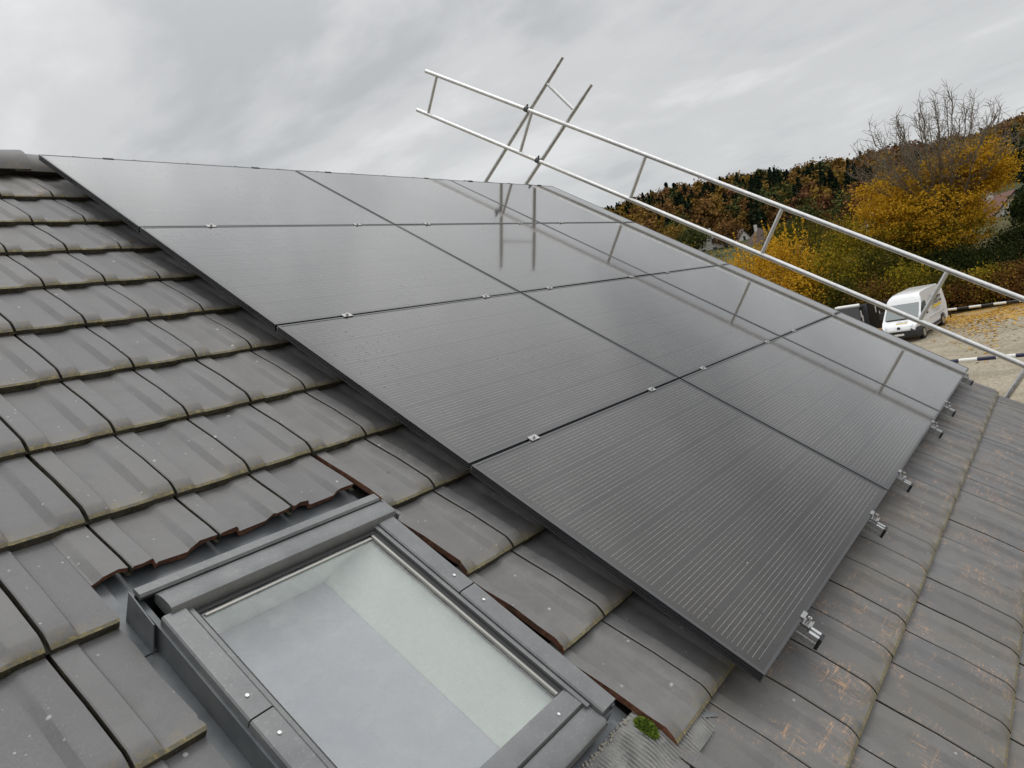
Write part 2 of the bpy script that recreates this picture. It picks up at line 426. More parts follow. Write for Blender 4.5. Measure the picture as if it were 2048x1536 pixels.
mb.obj('wall', [m_wall], house, -HOUSE_AT)

# ------------------------------------------------------------------ roof window
M_ALU = MT('grey_lacquered_metal'); v = M_ALU.coord('Object'); n_ = M_ALU.noise(v, 9, 6, 0.65); n2_ = M_ALU.noise(v, 130, 3)
c_ = M_ALU.ramp(n_, [(0.3, (0.122, 0.126, 0.129)), (0.7, (0.186, 0.189, 0.190))])
c_ = M_ALU.mix(M_ALU.ramp(n2_, [(0.58, 0.0), (0.7, 0.25)]), c_, (0.33, 0.33, 0.31))
M_ALU.bump(n2_, 0.08, 0.002)
M_ALU = M_ALU.set(c_, M_ALU.ramp(n_, [(0.3, 0.36), (0.7, 0.5)]), 0.35)
M_FLASH = MT('dark_grey_flashing'); v = M_FLASH.coord('Object'); n_ = M_FLASH.noise(v, 14, 6, 0.6)
c_ = M_FLASH.ramp(n_, [(0.3, (0.085, 0.094, 0.102)), (0.62, (0.125, 0.134, 0.14)), (0.8, (0.16, 0.145, 0.11))])
M_FLASH = M_FLASH.set(c_, 0.42, 0.3)
M_SEAL = simple('black_seal', (0.012, 0.012, 0.012), 0.55)
M_STEEL = simple('bright_steel', (0.62, 0.62, 0.60), 0.28, 0.9, 0.1)
M_CLAMPB = simple('dull_bead', (0.34, 0.335, 0.31), 0.5, 0.6, 0.35, 14)
M_LINING = MT('pale_window_lining'); v = M_LINING.coord('Object'); n_ = M_LINING.noise(v, 7, 4)
M_LINING = M_LINING.set(M_LINING.mix(n_, (0.86, 0.92, 0.86), (0.90, 0.94, 0.89)), 0.7)
M_SKY_GREY = simple('lilac_sky_reflection', (0.56, 0.56, 0.615), 0.8, 0, 0.06, 20)  # lilac grey paints the sky reflected over the dark room below
def glass_pane_mat():
    m = MT('window_glass'); v = m.coord('Object')
    fr = m.node('ShaderNodeFresnel'); fr.inputs['IOR'].default_value = 1.5
    tr = m.node('ShaderNodeBsdfTransparent'); tr.inputs[0].default_value = (0.93, 0.955, 0.94, 1)
    gl = m.node('ShaderNodeBsdfGlossy'); gl.inputs['Roughness'].default_value = 0.03
    df = m.node('ShaderNodeBsdfDiffuse'); df.inputs[0].default_value = (0.42, 0.43, 0.40, 1)
    mx = m.node('ShaderNodeMixShader'); m.l.new(m.math('MULTIPLY', fr.outputs[0], 2.4, clamp=True), mx.inputs[0]); m.l.new(tr.outputs[0], mx.inputs[1]); m.l.new(gl.outputs[0], mx.inputs[2])
    grime = m.noise(v, 16, 6, 0.65); vo = m.voro(v, 22)
    k = m.math('ADD', m.ramp(grime, [(0.40, 0.02), (0.72, 0.24)]), m.math('MULTIPLY', m.ramp(vo.outputs['Distance'], [(0.05, 0.4), (0.10, 0.0)]), m.ramp(m.noise(v, 6, 2), [(0.5, 0.0), (0.55, 1.0)])), clamp=True)
    m2 = m.node('ShaderNodeMixShader'); m.l.new(k, m2.inputs[0]); m.l.new(mx.outputs[0], m2.inputs[1]); m.l.new(df.outputs[0], m2.inputs[2])
    m.l.new(m2.outputs[0], m.out.inputs[0]); return m.m
M_GLASS = glass_pane_mat()
win = empty('roof_window', -HOUSE_AT, ROOT_ROT, house); win['label'] = 'grey metal framed roof window set among cut tiles'
W0, W1, WB, WT = -1.128, -0.378, -4.318, -3.40
GU0, GU1, GV0, GV1 = -1.043, -0.487, -4.197, -3.468
# outer box walls
b = MB()
b.box(W0 - 0.004, W0 + 0.010, WB + 0.01, WT + 0.07, -0.17, -0.083).box(W1 - 0.010, W1 + 0.004, WB + 0.01, WT + 0.07, -0.17, -0.083)
b.box(W0 + 0.010, W1 - 0.010, WB + 0.004, WB + 0.018, -0.17, -0.094)
b.obj('frame_box', [M_FLASH], win)
# gutter sheets round the frame
b = MB()
b.box(W0 - 0.10, W0 - 0.004, WB - 0.02, -3.462, -0.158, -0.1545)
b.obj('side_gutter', [M_FLASH], win)
b = MB(); b.box(W0 - 0.10, W0 - 0.004, -3.460, -3.18, -0.156, -0.1515); b.box(W0 - 0.004, W1 + 0.06, -3.330, -3.06, -0.166, -0.161)
b.ext([(-3.330, -0.166), (-3.334, -0.160), (-3.346, -0.066), (-3.342, -0.064), (-3.328, -0.160)], 0, W0 - 0.004, W1 + 0.01)
b.obj('back_gutter', [M_FLASH], win)
b = MB(); b.box(W1 + 0.004, W1 + 0.075, WB - 0.02, -3.30, -0.158, -0.1545); b.obj('side_gutter', [M_FLASH], win)
# upright corner plate at the top left
b = MB(); b.add([(W0 - 0.018, -3.338, -0.150), (W0 - 0.018, -3.338, -0.058), (W0 - 0.018, -3.455, -0.066), (W0 - 0.018, -3.466, -0.150),
                (W0 - 0.015, -3.338, -0.150), (W0 - 0.015, -3.338, -0.058), (W0 - 0.015, -3.455, -0.066), (W0 - 0.015, -3.466, -0.150)],
               [(0, 1, 2, 3), (7, 6, 5, 4), (0, 4, 5, 1), (1, 5, 6, 2), (2, 6, 7, 3)])
b.obj('corner_plate', [M_FLASH], win)
# strip along the top of the back gutter
b = MB(); b.ext([(-3.335, -0.060), (-3.340, -0.052), (-3.366, -0.050), (-3.372, -0.056), (-3.370, -0.066), (-3.336, -0.066)], 0, W0 - 0.006, W1 + 0.012)
b.obj('top_strip', [M_ALU], win, smooth=True)
# hood over the top of the sash
b = MB(); hood = [(-3.374, -0.085), (-3.374, -0.060), (-3.380, -0.055), (-3.400, -0.047), (-3.432, -0.043), (-3.446, -0.0455), (-3.452, -0.053), (-3.458, -0.071), (-3.456, -0.085)]
b.ext(hood, 0, W0 + 0.028, W1 + 0.008)
b.obj('hood', [M_ALU], win, smooth=True)
b = MB(); b.box(W1 + 0.0085, W1 + 0.0135, -3.462, -3.378, -0.085, -0.050); b.obj('hood_end_plate', [M_ALU], win)
# side covers, two lengths each side
def side_cover(ua, ub, va, vb, inner):
    b = MB(); pr = [(ua, -0.086), (ua, -0.064), (ua + 0.004, -0.0595), (ub - 0.004, -0.0575), (ub, -0.061), (ub, -0.080)]
    b.ext(pr, 1, va, vb); return b.obj('side_cover', [M_ALU], win, smooth=True)
JV = -3.803
for ua, ub, inner in ((W0 + 0.004, W0 + 0.064, 1), (W1 - 0.066, W1 - 0.002, -1)):
    for va, vb in ((JV + 0.0022, -3.448), (WB + 0.012 if inner < 0 else WB, JV - 0.0022)):
        o = side_cover(ua, ub, va, vb, inner)
        for vv in ((vb - 0.30, ) if vb > -3.6 else (vb - 0.06,)):
            MB().cyl(((ua + ub) / 2, vv, -0.062), ((ua + ub) / 2, vv, -0.0555), 0.0045, 10).obj('screw', [M_STEEL], o)
# sash strips between cover and glass
b = MB()
for ua, ub in ((W0 + 0.068, W0 + 0.079), (W1 - 0.083, W1 - 0.070)): MB().box(ua, ub, WB + 0.05, -3.45, -0.085, -0.0665).obj('sash_strip', [M_ALU], win)
b = MB()
for ua, ub in ((W0 + 0.0635, W0 + 0.0685), (W1 - 0.0705, W1 - 0.0655), (GU0 - 0.007, GU0 + 0.002), (GU1 - 0.002, GU1 + 0.026)): b.box(ua, ub, WB + 0.09, -3.45, -0.095, -0.0745)
b.box(GU0 - 0.006, GU1 + 0.02, GV1 - 0.004, -3.45, -0.095, -0.0735)
b.obj('glazing_seal', [M_SEAL], win)
b = MB(); b.box(GU1 - 0.005, GU1 + 0.003, GV0 + 0.005, GV1 - 0.01, -0.080, -0.0715); b.box(GU0 + 0.01, GU1 - 0.01, GV1 - 0.020, GV1 - 0.014, -0.080, -0.073)
b.obj('bright_bead', [M_CLAMPB], win)
# bottom covers
b = MB(); b.ext([(GV0 + 0.004, -0.086), (GV0 + 0.002, -0.0725), (GV0 - 0.012, -0.070), (-4.252, -0.068), (-4.256, -0.073), (-4.256, -0.090)], 0, W0 + 0.066, W1 - 0.082)
o = b.obj('bottom_cover', [M_ALU], win, smooth=True)
MB().cyl((-0.54, -4.232, -0.073), (-0.54, -4.232, -0.0665), 0.0042, 10).obj('screw', [M_STEEL], o)
b = MB(); b.ext([(-4.2575, -0.092), (-4.2575, -0.0775), (-4.262, -0.0755), (-4.318, -0.073), (-4.326, -0.077), (-4.330, -0.098), (-4.320, -0.10)], 0, W0 + 0.064, W1 - 0.068)
b.obj('bottom_apron', [M_ALU], win, smooth=True)
# glass and what is seen below it
pane = link('glass_pane', new_mesh('glass_pane', [(GU0, GV0, -0.078), (GU1, GV0, -0.078), (GU1, GV1, -0.078), (GU0, GV1, -0.078)], [(0, 1, 2, 3)], [M_GLASS]), win)
b = MB(); zf = -0.225; fu0, fu1, fv0, fv1 = GU0 - 0.02, -0.606, GV0 - 0.02, -3.442
T = [(GU0 - 0.004, GV0 - 0.004, -0.098), (GU1 + 0.004, GV0 - 0.004, -0.098), (GU1 + 0.004, GV1 + 0.004, -0.098), (GU0 - 0.004, GV1 + 0.004, -0.098)]
Bt = [(fu0, fv0, zf), (fu1, fv0, zf), (fu1, fv1, zf), (fu0, fv1, zf)]
b.add(T + Bt, [(1, 0, 4, 5), (2, 1, 5, 6), (3, 2, 6, 7), (0, 3, 7, 4)]); b.obj('lining', [M_LINING], win)
b = MB(); b.box(fu0 - 0.02, fu1 + 0.02, fv0 - 0.02, fv1 + 0.02, zf - 0.01, zf - 0.001); b.obj('reflection_grey_sheet', [M_SKY_GREY], win)  # added flat sheet; its colour stands for the reflected sky
# pleated apron below the window
M_PLEAT = MT('pleated_lead_grey'); v = M_PLEAT.coord('Object'); n_ = M_PLEAT.noise(v, 20, 5)
M_PLEAT = M_PLEAT.set(M_PLEAT.ramp(n_, [(0.3, (0.165, 0.165, 0.158)), (0.7, (0.27, 0.265, 0.25))]), 0.55, 0.25)
pu0, pu1, P_ = -1.22, -0.106, 0.0125
nu_ = int((pu1 - pu0) / P_ * 6); nv_ = 10; V = []; F = []
for i in range(nu_ + 1):
    u = pu0 + (pu1 - pu0) * i / nu_
    for k in range(nv_ + 1):
        f = k / nv_; vv = -4.342 - 0.19 * f
        wob = 0.006 * sin(u * 23) * f + 0.004 * sin(f * 7 + u * 31)
        z = -0.136 + 0.0062 * sin(2 * pi * (u + wob) / P_) * min(1, f * 6) + 0.006 * sin(pi * f) - 0.004 * f + 0.004 * sin(u * 25 + 1) * f
        V.append((u + 0.004 * f * sin(f * 5), vv, z))
for i in range(nu_):
    for k in range(nv_):
        a = i * (nv_ + 1) + k; F.append((a, a + 1, a + nv_ + 2, a + nv_ + 1))
link('pleated_apron', new_mesh('pleated_apron', V, F, [M_PLEAT], None, True), win)
b = MB(); b.box(W0 - 0.03, W1 + 0.01, -4.345, -4.320, -0.150, -0.134); b.obj('apron_fold', [M_FLASH], win)
# gritty seam where the apron starts
V = []; F = []; rr = random.Random(5)
for q in range(260):
    u = rr.uniform(-1.1, -0.335); vv = -4.345 + rr.gauss(0, 0.004); s = rr.uniform(0.0015, 0.004); z = -0.131
    bI = len(V); V += [(u - s, vv - s, z), (u + s, vv - s, z), (u, vv + s, z), (u, vv, z + s * 1.5)]; F += [(bI, bI + 1, bI + 3), (bI + 1, bI + 2, bI + 3), (bI + 2, bI, bI + 3)]
o = link('grit', new_mesh('grit', V, F, [simple('pale_grit', (0.45, 0.42, 0.36), 0.9)]), win); o['kind'] = 'stuff'
# bent metal tongue beside the apron
MB().add([(-0.150, -4.486, -0.1335), (-0.106, -4.520, -0.1300), (-0.097, -4.508, -0.1290), (-0.128, -4.482, -0.1335)], [(0, 1, 2, 3)]).obj('metal_tongue', [M_ALU], win)

# moss cushion at the tile edge
def blob(name, mat, c, r, seed, n=700):
    g = np.random.default_rng(seed); V = []; F = []
    for q in range(n):
        d = g.normal(size=3); d /= np.linalg.norm(d); d[2] = abs(d[2]); p = np.array(c) + d * np.array(r) * (0.86 + 0.14 * g.random())
        s = 0.0035; t = np.cross(d, g.normal(size=3)); t /= np.linalg.norm(t); q2 = np.cross(d, t); bI = len(V)
        V += [p - t * s, p + t * s, p + d * s * 2.2 + q2 * s]; F.append((bI, bI + 1, bI + 2))
    bI = len(V); k = 8
    for i in range(5):
        th = i / 4 * pi / 2
        for j in range(12): ph = 2 * pi * j / 12; V.append(np.array(c) + np.array(r) * 0.9 * np.array([cos(th) * cos(ph), cos(th) * sin(ph), sin(th)]))
    for i in range(4):
        for j in range(12): F.append((bI + i * 12 + j, bI + i * 12 + (j + 1) % 12, bI + (i + 1) * 12 + (j + 1) % 12, bI + (i + 1) * 12 + j))
    return new_mesh(name, V, F, [mat], None, True)
mm = MT('bright_moss'); v = mm.coord('Object'); n_ = mm.noise(v, 90, 4)
M_GREEN = mm.set(mm.ramp(n_, [(0.3, (0.05, 0.085, 0.006)), (0.7, (0.19, 0.27, 0.025))]), 0.95)
moss = link('moss_cushion', blob('moss_cushion', M_GREEN, (0, 0, 0), (0.017, 0.034, 0.022), 3), None, roofloc(-0.322, -4.398, -0.132), ROOT_ROT)
tag(moss, 'bright green moss cushion on the pleated grey apron beside a broken tile edge', 'moss')

# ------------------------------------------------------------------ solar panels
PW, PH, PT = 1.758, 1.133, 0.030
def panel_glass():
    m = MT('black_solar_cells'); v = m.coord('Object'); sx = m.node('ShaderNodeSeparateXYZ'); m.l.new(v, sx.inputs[0])
    X, Y = sx.outputs[0], sx.outputs[1]
    def saw(a, off, per):               # distance from the nearest line, in metres
        f = m.math('FRACT', m.math('DIVIDE', m.math('SUBTRACT', a, off), per)); return m.math('MULTIPLY', m.math('ABSOLUTE', m.math('SUBTRACT', f, 0.5)), per)
    fy = m.math('MULTIPLY', m.math('FRACT', m.math('DIVIDE', m.math('SUBTRACT', Y, 0.0205), 0.182)), 0.182)
    incell = m.math('MULTIPLY', m.math('GREATER_THAN', fy, 0.0105), m.math('LESS_THAN', fy, 0.1715))
    bus = m.math('MULTIPLY', m.math('LESS_THAN', saw(fy, 0.0154 - 0.0084, 0.0168), 0.00052), incell)
    inY = m.math('MULTIPLY', m.math('GREATER_THAN', Y, 0.030), m.math('LESS_THAN', Y, PH - 0.030)); inX = m.math('MULTIPLY', m.math('GREATER_THAN', X, 0.038), m.math('LESS_THAN', X, PW - 0.038))
    inside = m.math('MULTIPLY', inY, inX)
    cu = saw(X, 0.0557, 0.0915); cv = saw(Y, 0.0205 + 0.091, 0.182)
    gap = m.math('MAXIMUM', m.math('LESS_THAN', cu, 0.0009), m.math('LESS_THAN', cv, 0.0012))
    dash = m.math('ADD', 0.62, m.math('MULTIPLY', m.math('LESS_THAN', cu, 0.004), 0.38))
    wob = m.noise(m.coord('Object', None, (2.2, 60, 1)), 1.0, 3)
    line = m.math('MULTIPLY', m.math('MULTIPLY', m.math('MULTIPLY', bus, inside), dash), m.ramp(wob, [(0.3, 0.35), (0.62, 1.0)]))
    oi = m.node('ShaderNodeObjectInfo')
    dust = m.noise(m.pos(), 5, 5, 0.65); fine = m.noise(v, 420, 2, 0.6)
    cell = m.mix(dust, (0.010, 0.0080, 0.0066), (0.021, 0.0172, 0.0145))
    col = m.mix(m.math('MULTIPLY', gap, inside), cell, (0.018, 0.018, 0.019))
    col = m.mix(line, col, (0.46, 0.45, 0.43))
    vo = m.voro(m.pos(), 34.0); dr = m.math('MULTIPLY', m.ramp(vo.outputs['Distance'], [(0.10, 1.0), (0.20, 0.0)]), m.ramp(m.noise(m.pos(), 2.2, 4), [(0.50, 0.0), (0.60, 0.9)]))
    col = m.mix(dr, col, (0.012, 0.012, 0.013))
    vs = m.voro(m.pos(), 8.0); sc_ = m.math('MULTIPLY', m.ramp(vs.outputs['Distance'], [(0.02, 1.0), (0.032, 0.0)]), m.ramp(m.noise(m.pos(), 3.0, 2), [(0.52, 0.0), (0.56, 0.7)]))
    col = m.mix(sc_, col, (0.45, 0.45, 0.44))
    m.set(col, m.math('ADD', m.ramp(dust, [(0.3, 0.065), (0.7, 0.10)]), m.math('MULTIPLY', dr, 0.25)), 0, 0.5, 1.30)
    m.val(m.b.inputs['Coat Weight'], m.math('SUBTRACT', m.ramp(m.noise(m.pos((1, 1, 1)), 1.1, 5, 0.6), [(0.3, 0.90), (0.7, 1.0)]), m.math('MULTIPLY', dr, 0.6))); m.b.inputs['Coat IOR'].default_value = 1.40; m.b.inputs['Coat Roughness'].default_value = 0.055; m.b.inputs['Sheen Weight'].default_value = 0.0; m.b.inputs['Sheen Roughness'].default_value = 0.35; m.b.inputs['Sheen Tint'].default_value = (0.9, 0.88, 0.86, 1)
    m.bump(fine, 0.012, 0.001); return m.m
M_CELL = panel_glass()
M_FRAME = simple('black_anodised_frame', (0.013, 0.0135, 0.016), 0.27, 0.0, 0.1, 1.5)
M_FRAME.node_tree.nodes['Principled BSDF'].inputs['Specular IOR Level'].default_value = 1.0
def frame_mesh():
    # outer side grooved, an 11 mm lip on top; one bar per side, mitred
    prof = [(0, 0.0), (0, 0.003), (0.003, 0.0045), (0.003, 0.0085), (0, 0.0098), (0, 0.0122), (0.003, 0.0135), (0.003, 0.0175), (0, 0.0188), (0, 0.0212), (0.003, 0.0225), (0.003, 0.0262), (0, 0.0274), (0.0006, 0.0298), (0.0013, 0.03), (0.0108, 0.03), (0.0112, 0.0282), (0.0112, 0.0)]
    V = []; F = []; n = len(prof)
    corners = [((0, 0), (1, 1)), ((PW, 0), (-1, 1)), ((PW, PH), (-1, -1)), ((0, PH), (1, -1))]
    for (cx, cy), (sx, sy) in corners:
        for d, z in prof: V.append((cx + sx * d, cy + sy * d, z))
    for k in range(4):
        a, b_ = k * n, ((k + 1) % 4) * n
        for i in range(n - 1): F.append((a + i, b_ + i, b_ + i + 1, a + i + 1))
        F.append((a + n - 1, b_ + n - 1, b_, a))
    return new_mesh('panel_frame', V, F, [M_FRAME])
FR_ME = frame_mesh()
GL_ME = new_mesh('panel_glass', [(0.0112, 0.0112, 0.0286), (PW - 0.0112, 0.0112, 0.0286), (PW - 0.0112, PH - 0.0112, 0.0286), (0.0112, PH - 0.0112, 0.0286)], [(0, 1, 2, 3)], [M_CELL])
BK_ME = MB().box(0.0112, PW - 0.0112, 0.0112, PH - 0.0112, 0.022, 0.0235).mesh('panel_back', [simple('black_backsheet', (0.01, 0.01, 0.01), 0.7)])
rows = ['top row along the ridge', 'second row below the ridge', 'third row below the ridge', 'bottom row next to the jutting rails']
cols = ['nearest the bare tiles', 'middle one of its row', 'nearest the guardrail']
proto = None
for r in range(4):
    for c in range(3):
        loc = roofloc(c * PANU, -r * PANV - PH, -PT)
        if proto is None:
            p = empty('solar_panel', loc, ROOT_ROT); link('frame', FR_ME, p); link('cell_glass', GL_ME, p); link('backsheet', BK_ME, p); proto = p
        else:
            p = copy_tree(proto); p.location = loc
        tilt = (random.uniform(-0.0016, 0.0016), random.uniform(-0.0011, 0.0011))
        p.rotation_euler = (PITCH + tilt[0], tilt[1], 0)
        tag(p, 'black solar panel, %s, %s' % (rows[r], cols[c]), 'solar panel', 'solar panels on the roof')

# ------------------------------------------------------------------ mounting rails with clamps
M_ALUM = simple('bare_aluminium', (0.72, 0.73, 0.73), 0.26, 0.95, 0.08, 20)
M_CLAMP = simple('clamp_aluminium', (0.40, 0.40, 0.395), 0.38, 0.9, 0.1, 40)
M_BLACK = simple('black_plastic', (0.012, 0.012, 0.013), 0.45)
def rail_profile():
    return [(-0.020, -0.071), (0.020, -0.071), (0.020, -0.052), (0.0165, -0.050), (0.0165, -0.046), (0.020, -0.044), (0.020, -0.0305), (0.006, -0.0305), (0.006, -0.034), (0.014, -0.034), (0.014, -0.044),
            (-0.014, -0.044), (-0.014, -0.034), (-0.006, -0.034), (-0.006, -0.0305), (-0.020, -0.0305), (-0.020, -0.044), (-0.0165, -0.046), (-0.0165, -0.050), (-0.020, -0.052)]
VB = -(3 * PANV + PH)
railme = MB().ext(rail_profile(), 1, VB - 0.068, -0.004).mesh('mounting_rail', [M_ALUM])
capme = MB().ext([(-0.0205, -0.0715), (0.0205, -0.0715), (0.0205, -0.030), (-0.0205, -0.030)], 1, VB - 0.080, VB - 0.0685).mesh('end_cap', [M_BLACK])
midme = MB().box(-0.027, 0.027, -0.0140, 0.0140, 0.0004, 0.0034).box(-0.027, 0.027, -0.0035, 0.0035, -0.028, 0.0004).mesh('mid_clamp', [M_CLAMP])
def bolt_mesh(h):
    b = MB(); n = 14; V = []; F = []
    for rr, z in ((0.0068, 0.0), (0.0068, h), (0.0034, h), (0.0034, h - 0.004)):
        for i in range(n): a = 2 * pi * i / n; V.append((rr * cos(a), rr * sin(a), z))
    for q in range(3):
        for i in range(n): F.append((q * n + i, q * n + (i + 1) % n, (q + 1) * n + (i + 1) % n, (q + 1) * n + i))
    F.append(tuple(range(3 * n, 4 * n))); return new_mesh('bolt', V, F, [M_STEEL, M_BLACK], [0] * (3 * n) + [1], False)
bolt_s, bolt_l = bolt_mesh(0.0085), bolt_mesh(0.022)
endme = MB().ext([(0.010, 0.0004), (0.010, 0.0036), (-0.0045, 0.0036), (-0.0045, -0.0150), (-0.030, -0.0150), (-0.030, -0.0185), (-0.0012, -0.0185), (-0.0012, 0.0004)], 0, -0.021, 0.021).box(-0.021, 0.021, -0.034, -0.030, -0.0295, -0.010).mesh('end_clamp', [M_CLAMP])
topme = MB().ext([(-0.010, 0.0005), (-0.010, 0.0036), (0.0055, 0.0036), (0.0055, -0.029), (0.0015, -0.029), (0.0015, 0.0005)], 0, -0.03, 0.03).mesh('ridge_clamp', [M_BLACK])
RAILS = [0.388, 1.424, 2.085, 3.222, 3.852, 5.045]
words = ['nearest the roof window', 'second from the roof window', 'third from the roof window', 'third from the guardrail', 'second from the guardrail', 'nearest the guardrail']
rp0 = None
for u, wd in zip(RAILS, words):
    if rp0 is None:
        q = empty('mounting_rail', roofloc(u, 0, 0), ROOT_ROT); rp0 = q
        link('rail_bar', railme, q); link('end_cap', capme, q)
        for k in range(1, 4):
            cl = link('mid_clamp', midme, q, (0, -k * PANV + (PANV - PH) / 2, 0)); link('bolt', bolt_s, cl, (0, 0, 0.0034))
        ec = link('end_clamp', endme, q, (0, VB, 0)); link('bolt', bolt_l, ec, (0, -0.0165, -0.0150))
        link('ridge_clamp', topme, q)
        for vv in (-4.3, -3.1, -1.9, -0.7):
            MB().box(-0.017, 0.017, vv - 0.02, vv + 0.02, -0.19, -0.0712).obj('roof_hook', [M_ALUM], q)
    else:
        q = copy_tree(rp0); q.location = roofloc(u, 0, 0)
    tag(q, 'silver mounting rail under the solar panels, end jutting out, %s' % wd, 'mounting rail', 'rails carrying the solar panels')

# ------------------------------------------------------------------ guardrail frames of the scaffold
m = MT('galvanised_tube'); v = m.coord('Object'); n_ = m.noise(v, 22, 5, 0.6); n2_ = m.noise(v, 160, 2)
c_ = m.ramp(n_, [(0.3, (0.50, 0.50, 0.49)), (0.7, (0.66, 0.655, 0.64))]); c_ = m.mix(m.ramp(n2_, [(0.6, 0), (0.72, 0.3)]), c_, (0.42, 0.42, 0.40))
M_TUBE = m.set(c_, m.ramp(n_, [(0.3, 0.30), (0.7, 0.42)]), 0.9)
M_COUP = simple('dark_coupler', (0.07, 0.075, 0.075), 0.5, 0.6, 0.3, 60)
def tube(a, b, r, name, parent, n=16):
    mb = MB(); mb.cyl(a, b, r, n); return mb.obj(name, [M_TUBE], parent, smooth=True)
GU = 5.665
g1 = tag(empty('guardrail', roofloc(GU, 0, 0), ROOT_ROT), 'long aluminium ladder-like guardrail sloping down beside the solar panels', 'guardrail', 'guardrails of the roof scaffold')
tube((0, 2.65, 0.640), (0, -6.2, 0.640), 0.0242, 'rail', g1); tube((0, 2.65, 0.140), (0, -6.2, 0.140), 0.0242, 'rail', g1)
for vv in (2.445, 0.822, -0.812, -2.43, -4.015, -5.64): tube((0, vv, 0.156), (0, vv, 0.624), 0.0195, 'rung', g1, 14)
tube((0.01, -4.935, 0.118), (0.01, -4.895, -1.9), 0.0242, 'support_post', g1)
def coupler(parent, loc, axis):
    o = empty('coupler', loc, (0, 0, 0), parent)
    mb = MB(); d = Vector(axis).normalized() * 0.026; mb.cyl(-d, d, 0.0325, 16); mb.obj('collar', [M_COUP], o)
    mb = MB(); mb.box(0.012, 0.075, -0.02, 0.02, -0.028, 0.028); mb.obj('body', [M_COUP], o)
    mb = MB(); mb.cyl((-0.01, 0.0, 0.02), (-0.01, 0.0, 0.062), 0.008, 8); mb.cyl((-0.01, 0.0, 0.04), (-0.01, 0.0, 0.052), 0.015, 6); mb.obj('bolt', [M_COUP], o)
coupler(g1, (0, 0.905, 0.640), (0, 1, 0)); coupler(g1, (0, 0.535, 0.140), (0, 1, 0))
# the frame of the far slope: its tubes lean the other way
du = 0.068
A0 = Vector((du, 0.905, 0.640)); ang = radians(110); dv = Vector((0, cos(ang), sin(ang))); pv = Vector((0, -sin(ang), cos(ang)))
g2 = tag(empty('guardrail', roofloc(GU, 0, 0), ROOT_ROT), 'short crossed guardrail frame leaning the other way at the ridge end', 'guardrail', 'guardrails of the roof scaffold')
B0 = Vector((du, 0.535, 0.140))
offB = (B0 - A0).dot(pv); B0 = A0 + pv * offB + dv * (B0 - A0).dot(dv)
tA0, tA1 = -5.5, 0.715; 
tube(A0 + dv * tA0, A0 + dv * (tA1 - 0.155), 0.0242, 'rail', g2); tube(A0 + dv * (tA1 - 0.155), A0 + dv * tA1, 0.0205, 'spigot', g2)
tB1 = (Vector((du, 0.135, 1.122)) - B0).dot(dv)
tube(B0 + dv * -5.0, B0 + dv * (tB1 - 0.155), 0.0242, 'rail', g2); tube(B0 + dv * (tB1 - 0.155), B0 + dv * tB1, 0.0205, 'spigot', g2)
for t in (0.372, -1.25, -2.87): tube(A0 + dv * t + pv * 0.018, A0 + dv * t + pv * (offB - 0.018 if offB > 0 else offB + 0.018), 0.0195, 'rung', g2, 14)

# ------------------------------------------------------------------ ground
SKYL = [(1225, 424), (1300, 395), (1370, 380), (1450, 366), (1520, 353), (1600, 343), (1680, 333), (1740, 318), (1800, 308), (1900, 296), (1990, 270), (2047, 250)]
CR_AZ = [azel(*p)[0] for p in SKYL]; CR_EL = [azel(*p)[1] for p in SKYL]
PD = [0, 28, 36, 47, 51, 56, 60, 66, 75, 110, 180, 230, 300, 380]
PZ = [-8.15, -8.15, -7.5, -6.54, -6.25, -6.1, -5.6, -3.6, -2.2, 0.0, 7.0, 13.0, 26.0, 41.0]
def ground_z(x, y):
    dx, dy = x - EYE[0], y - EYE[1]; d = math.hypot(dx, dy); az = math.atan2(dx, dy)
    if d < 380 and not (az < 0.3 or az > 2.4): 
        z = float(np.interp(d, PD, PZ))
    else: z = None
    crest = EYE[2] + 450 * tan(float(np.interp(az, CR_AZ, CR_EL))) - 9.0
    kz = (crest + 12.0) / 64.0; PZ2 = [z_ if d_ < 100 else z_ * kz for d_, z_ in zip(PD, PZ)]
    full = float(np.interp(d, PD + [450, 520, 700, 1200, 5000], PZ2 + [crest, crest + 1, crest * 0.5, 0, -20]))
    s = 1.0
    if az < 0.9: s = max(0.0, min(1.0, (az + 0.1) / 1.0))
    if az > 1.75: s = max(0.0, min(1.0, (2.7 - az) / 0.95))
    if d < 28: return -8.15
    return -8.15 + (full + 8.15) * s
gm = MT('ground_gravel_and_grass'); P = gm.pos(); sx = gm.node('ShaderNodeSeparateXYZ'); gm.l.new(P, sx.inputs[0])
dd = gm.math('SQRT', gm.math('ADD', gm.math('POWER', gm.math('ADD', sx.outputs[0], 1.86), 2.0), gm.math('POWER', gm.math('ADD', sx.outputs[1], 4.54), 2.0)))
g1n = gm.noise(P, 0.35, 6, 0.6); g2n = gm.noise(P, 5.5, 5, 0.75); g3n = gm.noise(gm.pos((1, 0.35, 1)), 0.9, 5, 0.6)
gv = gm.voro(P, 9.0)
gravel = gm.ramp(g2n, [(0.25, (0.155, 0.130, 0.092)), (0.5, (0.30, 0.262, 0.195)), (0.8, (0.46, 0.41, 0.32))])
gravel = gm.mix(gm.ramp(gv.outputs['Distance'], [(0.2, 0.35), (0.6, 0.0)]), gravel, (0.44, 0.40, 0.325))
gravel = gm.mix(gm.ramp(g3n, [(0.42, 0.0), (0.68, 0.65)]), gravel, (0.20, 0.17, 0.115))
litter = gm.ramp(gm.noise(P, 7, 4, 0.8), [(0.3, (0.14, 0.085, 0.03)), (0.5, (0.42, 0.24, 0.05)), (0.7, (0.60, 0.36, 0.08))])
